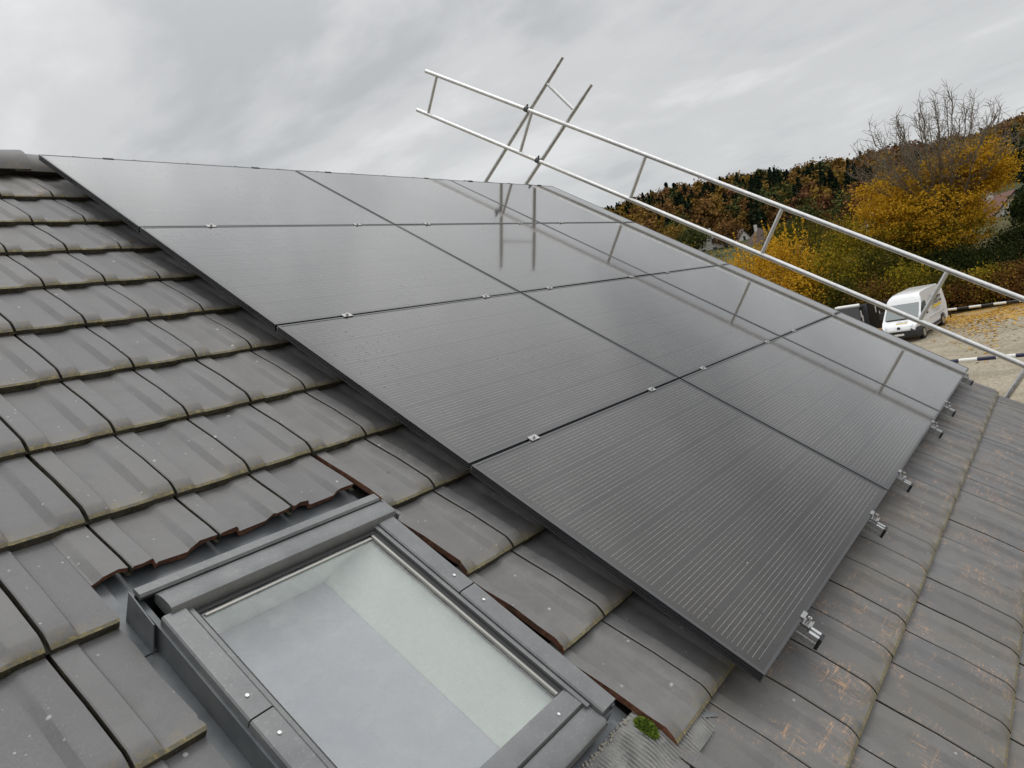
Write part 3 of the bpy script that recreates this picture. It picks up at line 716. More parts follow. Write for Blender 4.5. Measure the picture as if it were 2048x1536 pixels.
lf = gm.math('MULTIPLY', gm.ramp(gm.math('ADD', gm.math('MULTIPLY', gm.math('SUBTRACT', dd, 44.0), 0.09), g1n), [(0.95, 0.0), (1.10, 1.0)]), gm.ramp(gm.noise(P, 2.5, 4, 0.7), [(0.38, 0.15), (0.55, 1.0)]))
col = gm.mix(lf, gravel, litter)
soil = gm.ramp(gm.noise(P, 0.8, 6, 0.7), [(0.3, (0.035, 0.032, 0.012)), (0.6, (0.085, 0.072, 0.022)), (0.8, (0.16, 0.11, 0.03))])
col = gm.mix(gm.ramp(gm.math('ADD', dd, gm.math('MULTIPLY', g1n, 2.0)), [(0.0, 0.0), (1.0, 1.0)]), col, col)
gt = gm.math('GREATER_THAN', gm.math('ADD', dd, gm.math('MULTIPLY', g1n, 3.0)), 56.8)
col = gm.mix(gt, col, soil)
meadow = gm.ramp(gm.noise(P, 0.05, 4), [(0.4, (0.035, 0.040, 0.014)), (0.6, (0.06, 0.065, 0.022))])
col = gm.mix(gm.math('GREATER_THAN', dd, 120.0), col, meadow)
col = gm.mix(gm.math('GREATER_THAN', dd, 225.0), col, (0.045, 0.032, 0.014))
gm.set(col, 0.95, 0, 0.2); gm.bump(g2n, 0.5, 0.05)
M_GROUND = gm.m
rs = [0, 10, 20, 26] + list(np.arange(28, 80, 1.5)) + list(np.arange(80, 240, 8)) + list(np.arange(240, 560, 12)) + [600, 700, 900, 1300, 2200, 5000]
na = 240; V = [(EYE[0], EYE[1], -8.15)]; F = []
for r in rs[1:]:
    for k in range(na):
        a = 2 * pi * k / na; x, y = EYE[0] + r * sin(a), EYE[1] + r * cos(a); V.append((x, y, ground_z(x, y)))
for k in range(na): F.append((0, 1 + (k + 1) % na, 1 + k))
for i in range(len(rs) - 2):
    for k in range(na): a = 1 + i * na; F.append((a + k, a + (k + 1) % na, a + na + (k + 1) % na, a + na + k))
gr = link('ground', new_mesh('ground', V, F, [M_GROUND], None, True)); gr['kind'] = 'structure'

# ------------------------------------------------------------------ vegetation
def leaf_mat(name, stops, trans=0.3):
    m = MT(name); g = m.node('ShaderNodeNewGeometry')
    n = m.noise(m.pos(), 0.55, 3)
    f = m.math('ADD', m.math('MULTIPLY', g.outputs['Random Per Island'], 0.62), m.math('MULTIPLY', n, 0.42), clamp=True)
    c = m.ramp(f, stops)
    d = m.node('ShaderNodeBsdfDiffuse'); t = m.node('ShaderNodeBsdfTranslucent'); mx = m.node('ShaderNodeMixShader'); mx.inputs[0].default_value = trans
    m.l.new(c, d.inputs[0]); m.l.new(c, t.inputs[0]); m.l.new(d.outputs[0], mx.inputs[1]); m.l.new(t.outputs[0], mx.inputs[2]); m.l.new(mx.outputs[0], m.out.inputs[0]); return m.m
YEL = leaf_mat('yellow_leaves', [(0.12, (0.194, 0.1196, 0.0156)), (0.35, (0.4268, 0.2484, 0.0182)), (0.6, (0.6208, 0.368, 0.0286)), (0.9, (0.7178, 0.4416, 0.0585))], 0.42)
YEG = leaf_mat('yellow_green_leaves', [(0.15, (0.065, 0.062, 0.010)), (0.45, (0.16, 0.14, 0.016)), (0.7, (0.30, 0.225, 0.022)), (0.9, (0.46, 0.30, 0.03))])
OLI = leaf_mat('olive_leaves', [(0.15, (0.030, 0.032, 0.008)), (0.45, (0.070, 0.070, 0.014)), (0.75, (0.13, 0.115, 0.022)), (0.92, (0.24, 0.17, 0.03))])
RUS = leaf_mat('rust_leaves', [(0.15, (0.050, 0.026, 0.012)), (0.45, (0.125, 0.062, 0.022)), (0.7, (0.20, 0.105, 0.03)), (0.92, (0.29, 0.19, 0.04))])
GRE = leaf_mat('dark_green_leaves', [(0.15, (0.012, 0.018, 0.007)), (0.5, (0.028, 0.038, 0.012)), (0.85, (0.058, 0.066, 0.020))])
CON = leaf_mat('conifer_needles', [(0.15, (0.0105, 0.0165, 0.0105)), (0.5, (0.021, 0.033, 0.0195)), (0.85, (0.042, 0.057, 0.03))], 0.1)
FBR = leaf_mat('wood_brown_leaves', [(0.15, (0.0653, 0.0351, 0.0149)), (0.5, (0.1522, 0.0806, 0.0299)), (0.85, (0.261, 0.1456, 0.0483))], 0.15)
FOC = leaf_mat('wood_ochre_leaves', [(0.15, (0.098, 0.0598, 0.0176)), (0.5, (0.203, 0.1235, 0.0286)), (0.85, (0.308, 0.195, 0.044))], 0.15)
FGR = leaf_mat('wood_green_leaves', [(0.15, (0.027, 0.0345, 0.0135)), (0.5, (0.06, 0.072, 0.024)), (0.85, (0.117, 0.123, 0.042))], 0.15)
FRU = leaf_mat('wood_russet_leaves', [(0.15, (0.077, 0.035, 0.0207)), (0.5, (0.154, 0.07, 0.0379)), (0.85, (0.238, 0.1187, 0.0575))], 0.15)
mbk = MT('bark'); v = mbk.coord('Object'); n_ = mbk.noise(v, 6, 5)
M_BARK = mbk.set(mbk.mix(n_, (0.055, 0.044, 0.032), (0.13, 0.105, 0.075)), 0.95)

def quads_mesh(name, P, S, mat, g, outward=None, aspect=0.6, flat=0.0):
    n = len(P); A = g.normal(size=(n, 3))
    if outward is not None: Nn = outward + 0.38 * A
    else: Nn = A.copy(); Nn[:, 2] += flat
    Nn /= np.linalg.norm(Nn, axis=1)[:, None] + 1e-9
    T = np.cross(Nn, g.normal(size=(n, 3))); T /= np.linalg.norm(T, axis=1)[:, None] + 1e-9
    B = np.cross(Nn, T); S = np.asarray(S)[:, None]
    c = [P - T * S * 0.5, P + B * S * aspect * 0.5, P + T * S * 0.5, P - B * S * aspect * 0.5]
    V = np.stack(c, 1).reshape(-1, 3)
    me = bpy.data.meshes.new(name); me.vertices.add(4 * n); me.vertices.foreach_set('co', V.astype(np.float32).ravel())
    me.loops.add(4 * n); me.loops.foreach_set('vertex_index', np.arange(4 * n, dtype=np.int32))
    me.polygons.add(n); me.polygons.foreach_set('loop_start', np.arange(0, 4 * n, 4, dtype=np.int32))
    try: me.polygons.foreach_set('loop_total', np.full(n, 4, dtype=np.int32))
    except Exception: pass
    me.materials.append(mat); me.update(calc_edges=True); me.validate(); return me
def clumps(g, nC, per, rx, ry, h, rc, shell=0.55, base=0.12, taper=0.5):
    """leaf positions in a crown: clumps filling an egg-shaped volume, denser towards its surface"""
    P = []; O = []
    for _ in range(nC):
        d = g.normal(size=3); d /= np.linalg.norm(d); r = shell + (1 - shell) * g.random() ** 0.6; r *= 0.82 + 0.36 * g.random()
        z = 0.5 + 0.5 * d[2] * r; wd = 1 - taper * max(0, z - 0.35)
        c = np.array([d[0] * r * rx * wd, d[1] * r * ry * wd, h * (base + (1 - base) * z)])
        q = g.normal(size=(per, 3)) * rc * np.array([1, 1, 0.75]) * (0.6 + 0.8 * g.random()); P.append(c + q); O.append(np.tile(d, (per, 1)))
    return np.concatenate(P), np.concatenate(O)
def stems(g, n, rx, ry, h, r0=0.03):
    mb = MB()
    for _ in range(n):
        a = g.random() * 2 * pi; k = g.random() ** 0.5; top = Vector((cos(a) * k * rx * 0.8, sin(a) * k * ry * 0.8, h * (0.65 + 0.33 * g.random()))); b0 = Vector((cos(a) * k * 0.25, sin(a) * k * 0.25, -0.3))
        mid = b0.lerp(top, 0.5) + Vector((0, 0, 0.1 * h)); mb.cyl(b0, mid, r0, 5, r0 * 0.6, cap=False); mb.cyl(mid, top, r0 * 0.6, 5, r0 * 0.2, cap=False)
    return mb
def shrub(px, py, dist, wpx, mat, label, nC=70, per=60, leaf=0.17, name='shrub', group='shrubs on the bank', sink=0.3, depth=1.0, taper=0.5, cat='shrub', spiky=0):
    g = np.random.default_rng(int(px * 7 + py * 3 + dist)); top = at(px, py, dist); gz_ = ground_z(top[0], top[1]) - sink
    h = max(0.6, top[2] - gz_); rx = wpx / FPX * dist * 0.5
    root = tag(empty(name, (top[0], top[1], gz_)), label, cat, group)
    stems(g, 7, rx, rx * depth, h, 0.025 + 0.006 * h).obj('stem', [M_BARK], root)
    P, O = clumps(g, nC, per, rx, rx * depth, h, 0.10 * (rx + h) * 0.55 + 0.12, taper=taper)
    if spiky:
        for _ in range(spiky):
            a = g.random() * 2 * pi; k = g.random() ** 0.5; c0 = np.array([cos(a) * k * rx, sin(a) * k * rx, h * (0.55 + 0.3 * g.random())]); L_ = 0.35 * h * (0.6 + 0.6 * g.random())
            t = g.random((45, 1)); q = c0 + t * np.array([0.12 * g.normal(), 0.12 * g.normal(), L_]) + g.normal(size=(45, 3)) * 0.10 * (1.1 - t); P = np.concatenate([P, q]); O = np.concatenate([O, np.tile(np.array([cos(a), sin(a), 0.4]), (45, 1))])
    P = P[P[:, 2] > 0.02]
    link('foliage', quads_mesh('foliage', P, leaf * (0.6 + 0.8 * g.random(len(P))), mat, g, None, 0.65, 0.5), root)
    return root
shrub(1478, 502, 57.5, 110, YEL, 'bright yellow shrub at the left end of the bank beside the panel edge', spiky=14, nC=90)
shrub(1556, 478, 59, 120, YEL, 'tall bright yellow shrub left of the olive bushes on the bank', spiky=26, nC=120, per=70)
shrub(1588, 535, 56.8, 110, YEL, 'low golden yellow shrub in front of the tall yellow shrub', nC=90, spiky=8)
shrub(1420, 520, 60, 130, OLI, 'olive bush half hidden behind the panel edge at the bank', nC=70)
shrub(1590, 448, 74, 150, OLI, 'brownish olive bush behind the tall yellow shrub', nC=110, per=55, leaf=0.2)
shrub(1645, 505, 58, 130, YEG, 'yellow green shrub in the middle of the bank', nC=110, spiky=12)
shrub(1690, 463, 64, 130, YEG, 'yellow green shrub with golden tips left of the large tree', nC=120, spiky=22)
shrub(1735, 500, 61, 140, OLI, 'dense olive bush under the left side of the large tree', nC=120)
shrub(1665, 560, 56.5, 120, OLI, 'low olive bush behind the dark open container', nC=100)
shrub(1735, 565, 56.6, 110, RUS, 'low rust brown bush between the container and the white van', nC=100)
shrub(1800, 540, 58, 130, YEG, 'low mixed yellow bush behind the roof of the white van', nC=110)
shrub(1868, 545, 57.5, 110, OLI, 'dark olive bush right behind the rear of the white van', nC=100)
shrub(1920, 560, 56.8, 90, RUS, 'low brown bush above the far barrier next to the white van', nC=90)
shrub(1972, 538, 57.2, 90, YEG, 'yellow flecked bush above the far barrier', nC=100)
shrub(2032, 530, 56.8, 110, RUS, 'red brown bush at the right edge above the far barrier', nC=110)
shrub(1965, 500, 62, 130, GRE, 'dark green bush below the white gabled house', nC=130, leaf=0.16)
shrub(2060, 445, 66, 120, GRE, 'tall dark green bush at the right edge of the picture', nC=140, leaf=0.17)
shrub(1890, 500, 63, 120, GRE, 'dark green bush under the right side of the large tree', nC=110)
shrub(1780, 490, 66, 150, OLI, 'olive thicket below the crown of the large tree', nC=120)
shrub(1650, 440, 82, 120, RUS, 'brown leafless-looking bush in front of the village', nC=90, leaf=0.2)
shrub(1370, 500, 62, 120, YEG, 'yellow green bush behind the panel edge towards the village', nC=70)

# large tree: bare broom-like top, yellow lower crown
g = np.random.default_rng(11); tp = at(1850, 190, 67); bz = ground_z(tp[0], tp[1]) - 0.3; TH = tp[2] - bz
big = tag(empty('broadleaf_tree', (tp[0], tp[1], bz)), 'large broadleaf tree, bare twiggy top over a yellow lower crown', 'tree')
trunk = MB(); twig = MB(); rr = random.Random(4)
side_ = Vector((RW[0][0], RW[0][1], 0)).normalized(); deep_ = Vector((-side_.y, side_.x, 0))
def limb(mb, pts, r0, r1, n):
    for i in range(len(pts) - 1):
        k0, k1 = i / (len(pts) - 1), (i + 1) / (len(pts) - 1); mb.cyl(pts[i], pts[i + 1], r0 + (r1 - r0) * k0, n, r0 + (r1 - r0) * k1, cap=False)
def curve(a, d0, b, n, j):
    c = a + d0 * ((b - a).length * 0.55); P = []
    for i in range(n + 1):
        t = i / n; P.append(a * (1 - t) ** 2 + c * (2 * t * (1 - t)) + b * t * t + Vector((rr.gauss(0, j), rr.gauss(0, j), rr.gauss(0, j))) * (0 < i < n))
    return P
trunk.cyl((0, 0, 0), (0.1, 0.1, TH * 0.27), 0.36, 10, 0.27, cap=False)
hub = Vector((0.1, 0.1, TH * 0.24)); RX = 150 / FPX * 67
for k in range(46):
    a = 2 * pi * k * 0.618; q = ((k + 0.5) / 46) ** 0.5; th = (q ** 1.15) * radians(74)
    tip = Vector((0, 0, TH * 0.42)) + side_ * (RX * 0.98 * sin(th) * cos(a)) + deep_ * (RX * 0.8 * sin(th) * sin(a)) + Vector((0, 0, TH * 0.58 * cos(th) * rr.uniform(0.86, 1.0)))
    out_ = (tip - hub); out_.z *= 0.5; d0 = (Vector((out_.x * 0.35, out_.y * 0.35, 1.0 * out_.length * 0.4))).normalized()
    P_l = curve(hub + Vector((0, 0, rr.uniform(-1.0, 1.5))), d0, tip, 9, 0.07); limb(trunk, P_l, rr.uniform(0.07, 0.11), 0.022, 5)
    for i in range(3, 10):
        for _ in range(3):
            p = P_l[i].lerp(P_l[i - 1], rr.random()); dr_ = (P_l[i] - P_l[i - 1]).normalized(); o_ = dr_.orthogonal().normalized(); o_.rotate(Matrix.Rotation(rr.random() * 2 * pi, 3, dr_))
            dd0 = (dr_ + o_ * rr.uniform(0.3, 0.75)).normalized(); e_ = p + (dd0 + Vector((0, 0, 0.5))).normalized() * rr.uniform(0.9, 2.1) * (1.15 - 0.06 * i)
            if e_.z > TH * 1.02: continue
            P_t = curve(p, dd0, e_, 3, 0.03); limb(twig, P_t, 0.024, 0.010, 3)
            for _q in range(3):
                p2 = P_t[rr.randint(1, 3)]; o2 = Vector((rr.gauss(0, 1), rr.gauss(0, 1), rr.gauss(0.9, 0.6))).normalized(); limb(twig, [p2, p2 + o2 * rr.uniform(0.45, 1.0)], 0.017, 0.010, 3)
mtw = MT('pale_twigs'); n_ = mtw.noise(mtw.coord('Object'), 4, 4); M_TWIG = mtw.set(mtw.mix(n_, (0.10, 0.082, 0.060), (0.19, 0.155, 0.112)), 0.95)
trunk.obj('trunk', [M_TWIG], big); twig.obj('twigs', [M_TWIG], big)
def crown(parts, mat, name):
    Ps = []
    for (px, py, wpx, hpx, nC, per) in parts:
        c = at(px, py, 67) - np.array([tp[0], tp[1], bz]); rx = wpx / FPX * 67 / 2; rz = hpx / FPX * 67 / 2
        side = np.array([RW[0][0], RW[0][1], 0]); side /= np.linalg.norm(side); fw = np.array([-side[1], side[0], 0])
        for _ in range(nC):
            d = g.normal(size=3); d /= np.linalg.norm(d); r = g.random() ** 0.4
            cc = c + (side * d[0] * rx + fw * d[1] * rx * 0.8 + np.array([0, 0, d[2] * rz])) * r
            Ps.append(cc + g.normal(size=(per, 3)) * np.array([0.42, 0.42, 0.20]) * (0.5 + g.random()))
    P = np.concatenate(Ps); P = P[P[:, 2] > 0.3]
    link(name, quads_mesh(name, P, 0.18 * (0.6 + 0.8 * g.random(len(P))), mat, g, None, 0.65, 0.8), big)
crown([(1805, 395, 170, 100, 130, 52), (1940, 340, 140, 100, 130, 60), (1850, 430, 250, 110, 230, 62), (1785, 410, 130, 120, 70, 45), (1975, 345, 80, 70, 50, 55), (1840, 355, 130, 60, 26, 34)], YEL, 'golden_foliage')
crown([(1845, 475, 250, 100, 110, 62), (1830, 515, 220, 80, 100, 60)], YEG, 'green_yellow_foliage')
crown([(1830, 485, 250, 120, 190, 62)], YEL, 'low_golden_foliage')

# conifers
def conifer_pts(g, h, r, n, droop=0.25):
    t = g.random(n) ** 0.75; a = g.random(n) * 2 * pi; tier = 0.75 + 0.25 * np.sin(t * 40); k = (0.25 + 0.75 * g.random(n) ** 0.5) * tier
    rad = r * (1 - t) ** 0.85 * k + 0.03 * r
    return np.stack([np.cos(a) * rad, np.sin(a) * rad, h * (0.06 + 0.94 * t) - droop * rad], 1)
def conifer(px, py, dist, wpx, label, group=None, n=6000, leaf=0.26, hmin=None):
    g = np.random.default_rng(int(px + py)); top = at(px, py, dist); gz_ = ground_z(top[0], top[1]); h = top[2] - gz_
    root = tag(empty('conifer_tree', (top[0], top[1], gz_)), label, 'tree', group); r = wpx / FPX * dist / 2
    MB().cyl((0, 0, -0.5), (0, 0, h * 0.97), 0.02 * h, 8, 0.02, cap=False).obj('trunk', [M_BARK], root)
    P = conifer_pts(g, h, r, n); link('crown', quads_mesh('crown', P, leaf * (0.6 + 0.8 * g.random(n)), CON, g, None, 0.5, 0.9), root)
conifer(2056, 268, 95, 84, 'dark conifer at the right edge behind the white gabled house', n=9000, leaf=0.32)

# village trees
def round_tree(px, py, dist, wpx, mat, label, n=80, per=26, leaf=0.5):
    g = np.random.default_rng(int(px * 3 + py)); top = at(px, py, dist); gz_ = ground_z(top[0], top[1]); h = max(3.0, top[2] - gz_); r = wpx / FPX * dist / 2
    root = tag(empty('broadleaf_tree', (top[0], top[1], gz_)), label, 'tree', 'trees around the village')
    MB().cyl((0, 0, -0.4), (0, 0, h * 0.6), 0.25, 8, 0.12, cap=False).obj('trunk', [M_BARK], root)
    P, O = clumps(g, n, per, r, r, h, 0.12 * r + 0.3, base=0.15, taper=0.3); link('crown', quads_mesh('crown', P, leaf * (0.6 + 0.8 * g.random(len(P))), mat, g, O, 0.75), root)
round_tree(1612, 402, 150, 46, FGR, 'small round green tree behind the guardrail, left of the russet tree')
round_tree(1648, 392, 155, 44, FRU, 'russet tree between two green trees below the wood')
round_tree(1692, 392, 145, 70, FGR, 'wide green tree left of the large bare-topped tree')
round_tree(1735, 362, 140, 80, FRU, 'brown russet tree behind the left side of the large tree')
round_tree(1380, 455, 185, 60, FGR, 'green tree at the edge of the village nearest the panels')
round_tree(1345, 450, 195, 60, FOC, 'ochre tree above the panel edge before the wood')
round_tree(1450, 440, 195, 50, FBR, 'brown tree behind the village houses')
round_tree(1560, 455, 120, 60, OLI, 'olive tree right of the pointed village roof', leaf=0.4)
round_tree(1910, 400, 120, 60, FBR, 'brown tree between the large tree and the white gabled house')
round_tree(2052, 405, 85, 44, GRE, 'dark green tree right of the white gabled house', leaf=0.3)
round_tree(1680, 445, 110, 50, YEG, 'pale yellow green tree behind the shrubs of the bank', leaf=0.35)

# ------------------------------------------------------------------ houses of the village
M_RWALL = simple('cream_wall', (0.55, 0.53, 0.48), 0.9, 0, 0.06, 1.0); M_ROOFB = simple('brown_roof', (0.085, 0.058, 0.048), 0.9, 0, 0.2, 2.0)
M_ROOFR = simple('red_brown_roof', (0.15, 0.075, 0.058), 0.9, 0, 0.2, 2.0); M_PANE = simple('dark_pane', (0.03, 0.035, 0.04), 0.15)
def village_house(px, py, dist, L_, W_, H_, RH, rz, label, rm, hip=0.0, chim=True, nwin=3):
    c = at(px, py, dist); gz_ = ground_z(c[0], c[1]) - 0.4; top = c[2]
    base = top - H_ - RH; lo = min(gz_, base)
    root = tag(empty('village_house', (c[0], c[1], lo), (0, 0, rz)), label, 'house', 'houses of the village')
    z0, z1 = 0.0, top - RH - lo; z2 = top - lo
    MB().box(-L_ / 2, L_ / 2, -W_ / 2, W_ / 2, z0, z1).add([(x, y, z) for x in (-L_ / 2 + 0.02, L_ / 2 - 0.02) for (y, z) in ((-W_ / 2, z1), (W_ / 2, z1), (0, z2 - 0.15))] if hip == 0 else [], [(0, 2, 1), (3, 4, 5)] if hip == 0 else []).obj('wall', [M_RWALL], root)
    o = 0.5; hx = L_ / 2 + o - hip
    V = [(-L_ / 2 - o, -W_ / 2 - o, z1 - 0.25), (L_ / 2 + o, -W_ / 2 - o, z1 - 0.25), (L_ / 2 + o, W_ / 2 + o, z1 - 0.25), (-L_ / 2 - o, W_ / 2 + o, z1 - 0.25), (-hx, 0, z2), (hx, 0, z2)]
    rf = MB().add(V, [(0, 1, 5, 4), (2, 3, 4, 5), (1, 2, 5), (3, 0, 4)] if hip else [(0, 1, 5, 4), (2, 3, 4, 5)]).add([(a, b_, c_ - 0.22) for a, b_, c_ in V], [(4, 5, 1, 0), (5, 4, 3, 2)]).obj('roof', [rm], root)
    if chim: MB().box(-0.35, 0.35, 0.4, 1.0, z2 - 1.2, z2 + 0.9).obj('chimney', [M_RWALL], rf)
    for sgn in (-1, 1):
        for k in range(nwin):
            x_ = (k - (nwin - 1) / 2) * L_ / nwin
            for zz in (z1 - 1.9, z1 - 4.6):
                if zz > 0.3: MB().box(x_ - 0.5, x_ + 0.5, sgn * W_ / 2 - 0.03, sgn * W_ / 2 + 0.03, zz, zz + 1.2).obj('window', [M_PANE], root)
        for k in (-1, 0, 1):
            for zz in (z1 - 1.9, z1 + 0.4):
                if zz > 0.3 and (zz < z1 or (k == 0 and not hip)): MB().box(sgn * L_ / 2 - 0.03, sgn * L_ / 2 + 0.03, k * W_ / 3.2 - 0.5, k * W_ / 3.2 + 0.5, zz, zz + 1.2).obj('window', [M_PANE], root)
village_house(1425, 462, 205, 13, 9, 5.5, 4.0, radians(20), 'white village house with brown roof just above the panel edge', M_ROOFB)
village_house(1455, 466, 215, 10, 9, 5.0, 3.6, radians(75), 'second village house behind, its gable turned to the yellow shrubs', M_ROOFB)
village_house(1517, 456, 190, 9, 9, 5.0, 4.8, radians(35), 'village house with a pointed brown hipped roof behind a guardrail rung', M_ROOFB, hip=4.3)
village_house(1990, 390, 120, 8.0, 7.5, 4.5, 3.4, radians(34), 'white gabled house with red brown roof between tree and conifer', M_ROOFR, nwin=3)
village_house(1752, 414, 125, 11, 8, 4.0, 3.0, radians(15), 'low house with red brown roof behind the left side of the large tree', M_ROOFR)

# ------------------------------------------------------------------ the wood on the hill
def tmpl(kind, seed):
    g = np.random.default_rng(seed)
    if kind == 'spruce':
        h = 1.0; P = conifer_pts(g, 1.0, 0.27, 420, 0.25); return P, 0.064 * (0.7 + 0.7 * g.random(420)), None
    P, O = clumps(g, 38, 16, 0.36, 0.36, 1.0, 0.060, shell=0.78, base=0.10, taper=0.35); return P, 0.082 * (0.7 + 0.7 * g.random(len(P))), O
SPEC = [('brown_tree', FBR, 'brown autumn broadleaf tree in the wood on the hill'), ('ochre_tree', FOC, 'ochre autumn broadleaf tree in the wood on the hill'),
        ('spruce', CON, 'dark spruce in the wood on the hill'), ('russet_tree', FRU, 'russet broadleaf tree in the wood on the hill'), ('green_tree', FGR, 'still green broadleaf tree in the wood on the hill')]
TMP = {}
for s, (nm_, mt_, lb) in enumerate(SPEC):
    TMP[s] = []
    for q in range(4):
        gg = np.random.default_rng(100 + s * 10 + q); P, S, O = tmpl('spruce' if nm_ == 'spruce' else 'leaf', 40 + s * 10 + q)
        TMP[s].append(quads_mesh(nm_ + '_crown', P, S, mt_, gg, O, 0.8, 0.6))
cand = []; g = np.random.default_rng(23)
a0, a1 = radians(52), radians(100); d = 228.0
while d < 470:
    a = a0 + g.random() * 0.012
    while a < a1:
        dd_ = d + g.uniform(-3, 3); aa = a + g.uniform(-2.0, 2.0) / d
        x, y = EYE[0] + dd_ * sin(aa), EYE[1] + dd_ * cos(aa)
        nz = sin(x * 0.031 + 1.3) * cos(y * 0.027) + 0.6 * sin(x * 0.011 - y * 0.019) + g.normal() * 0.55
        s = 2 if nz > 0.72 else (g.choice([0, 0, 0, 1, 1, 1, 3, 2, 4]) if d < 395 else g.choice([0, 0, 0, 1, 1, 3, 4]))
        h = g.uniform(7.0, 13.5) if s != 2 else g.uniform(9, 14)
        cand.append((dd_, aa, x, y, ground_z(x, y) - 0.4, int(s), h)); a += g.uniform(5.2, 7.8) / d
    d += 6.0 if d < 330 else 7.0
def seen(c):
    p = np.array([c[2], c[3], c[4] + c[6] * 0.8]) - EYE; q = RW @ p
    if q[2] < 1: return 0
    X, Y = 1024 + FPX * q[0] / q[2], 768 + FPX * q[1] / q[2]
    if not (1225 < X < 2060 and 150 < Y < 520): return 0
    # behind the panels?
    t = np.array([1105, 372]), np.array([1940, 737]); edge = np.interp(X, [1105, 1940], [372, 737])
    return 1 if Y < edge - 4 else 0
vis = [c for c in cand if seen(c)]
vis.sort(key=lambda c: c[0] / c[6]); single = set()
print('wood', len(cand), len(vis))
rest = {}
for c in cand:
    dd_, aa, x, y, z, s, h = c; wid = h * g.uniform(0.85, 1.12); q = int(g.integers(4)); rz = g.random() * 6.28
    if id(c) in single:
        o = link(SPEC[s][0], TMP[s][q], None, (x, y, z), (0, 0, rz)); o.scale = (wid, wid, h); tag(o, SPEC[s][2], 'tree', 'trees of the wood on the hill')
    else: rest.setdefault((s, q), []).append((x, y, z, rz, wid, h))
allV = []; allM = []
for (s, q), lst in rest.items():
    me = TMP[s][q]; n = len(me.vertices); co = np.empty(n * 3); me.vertices.foreach_get('co', co); co = co.reshape(-1, 3)
    for (x, y, z, rz, wid, h) in lst:
        R_ = np.array([[cos(rz), -sin(rz), 0], [sin(rz), cos(rz), 0], [0, 0, 1]]); allV.append((co * np.array([wid, wid, h])) @ R_.T + np.array([x, y, z])); allM.append(np.full(n // 4, s, dtype=np.int32))
V = np.concatenate(allV); MI = np.concatenate(allM); n = len(MI)
me = bpy.data.meshes.new('wood'); me.vertices.add(4 * n); me.vertices.foreach_set('co', V.astype(np.float32).ravel()); me.loops.add(4 * n); me.loops.foreach_set('vertex_index', np.arange(4 * n, dtype=np.int32))
me.polygons.add(n); me.polygons.foreach_set('loop_start', np.arange(0, 4 * n, 4, dtype=np.int32))
for s in range(5): me.materials.append(SPEC[s][1])
me.polygons.foreach_set('material_index', MI); me.update(calc_edges=True); me.validate()
tag(link('wood', me), 'autumn wood of broadleaf trees and spruces covering the hill', 'wood', None, 'stuff')
# tall spruces on the skyline
CREST = [((1247, 412), 'small dark spruce, leftmost on the hill crest'), ((1284, 396), 'dark spruce on the crest left of the tall spruce pair'), ((1303, 383), 'dark spruce on the crest just left of the tallest one'),
         ((1331, 366), 'tallest dark spruce on the crest, left one of a pair'), ((1347, 366), 'tall dark spruce on the crest, right one of a pair'), ((1360, 375), 'slim dark spruce on the crest right of the tall pair'),
         ((1520, 344), 'dark spruce rising from the middle of the crest'), ((1588, 336), 'dark spruce on the crest above the wide green tree'), ((1677, 317), 'dark spruce tip on the crest left of the bare tree top')]
for i, ((px, py), lb) in enumerate(CREST):
    t_ = at(px, py, 440); h = 15 + (i * 37 % 5); o = link('spruce', TMP[2][i % 3], None, (t_[0], t_[1], t_[2] - h), (0, 0, i)); h *= 1.25; o.location.z = t_[2] - h; o.scale = (h * 1.25, h * 1.25, h)
    tag(o, lb, 'tree', 'spruces on the crest')

# ------------------------------------------------------------------ striped barriers
M_WHITE = simple('white_paint', (0.72, 0.72, 0.68), 0.6, 0, 0.1, 8); M_NAVY = simple('navy_paint', (0.012, 0.014, 0.045), 0.5); M_BLK = simple('black_paint', (0.012, 0.012, 0.015), 0.5)
def barrier(p0, p1, dist0, dist1, seg, r, dark, label, t0=0.0, missing=()):
    A = Vector(at(*p0, dist0)); B = Vector(at(*p1, dist1)); Lb = (B - A).length; d = (B - A).normalized()
    root = tag(empty('barrier', (A.x, A.y, ground_z(A.x, A.y))), label, 'barrier', 'striped barriers of the parking lot'); off = Vector((A.x, A.y, ground_z(A.x, A.y)))
    t = 0.0; k = 0
    while t < Lb:
        e_ = min(Lb, t + seg)
        MB().cyl(A + d * t - off, A + d * e_ - off, r, 10).obj('stripe', [M_WHITE if k % 2 == 0 else dark], root, smooth=True); t = e_; k += 1
    for f in (0.04, 0.97):
        q = A + d * Lb * f - off; gq = ground_z((q + off).x, (q + off).y) - off.z; MB().cyl((q.x, q.y, gq - 0.2), (q.x, q.y, q.z - r * 0.7), 0.04, 8).obj('post', [dark], root)
barrier((1890, 620.5), (2130, 590), 53.2, 53.0, 0.64, 0.075, M_BLK, 'black and white striped barrier pole at the far edge under the bushes')
barrier((1848, 728), (2110, 704), 37.6, 36.6, 0.70, 0.085, M_NAVY, 'navy and white striped barrier pole across the gravel in front of the van')
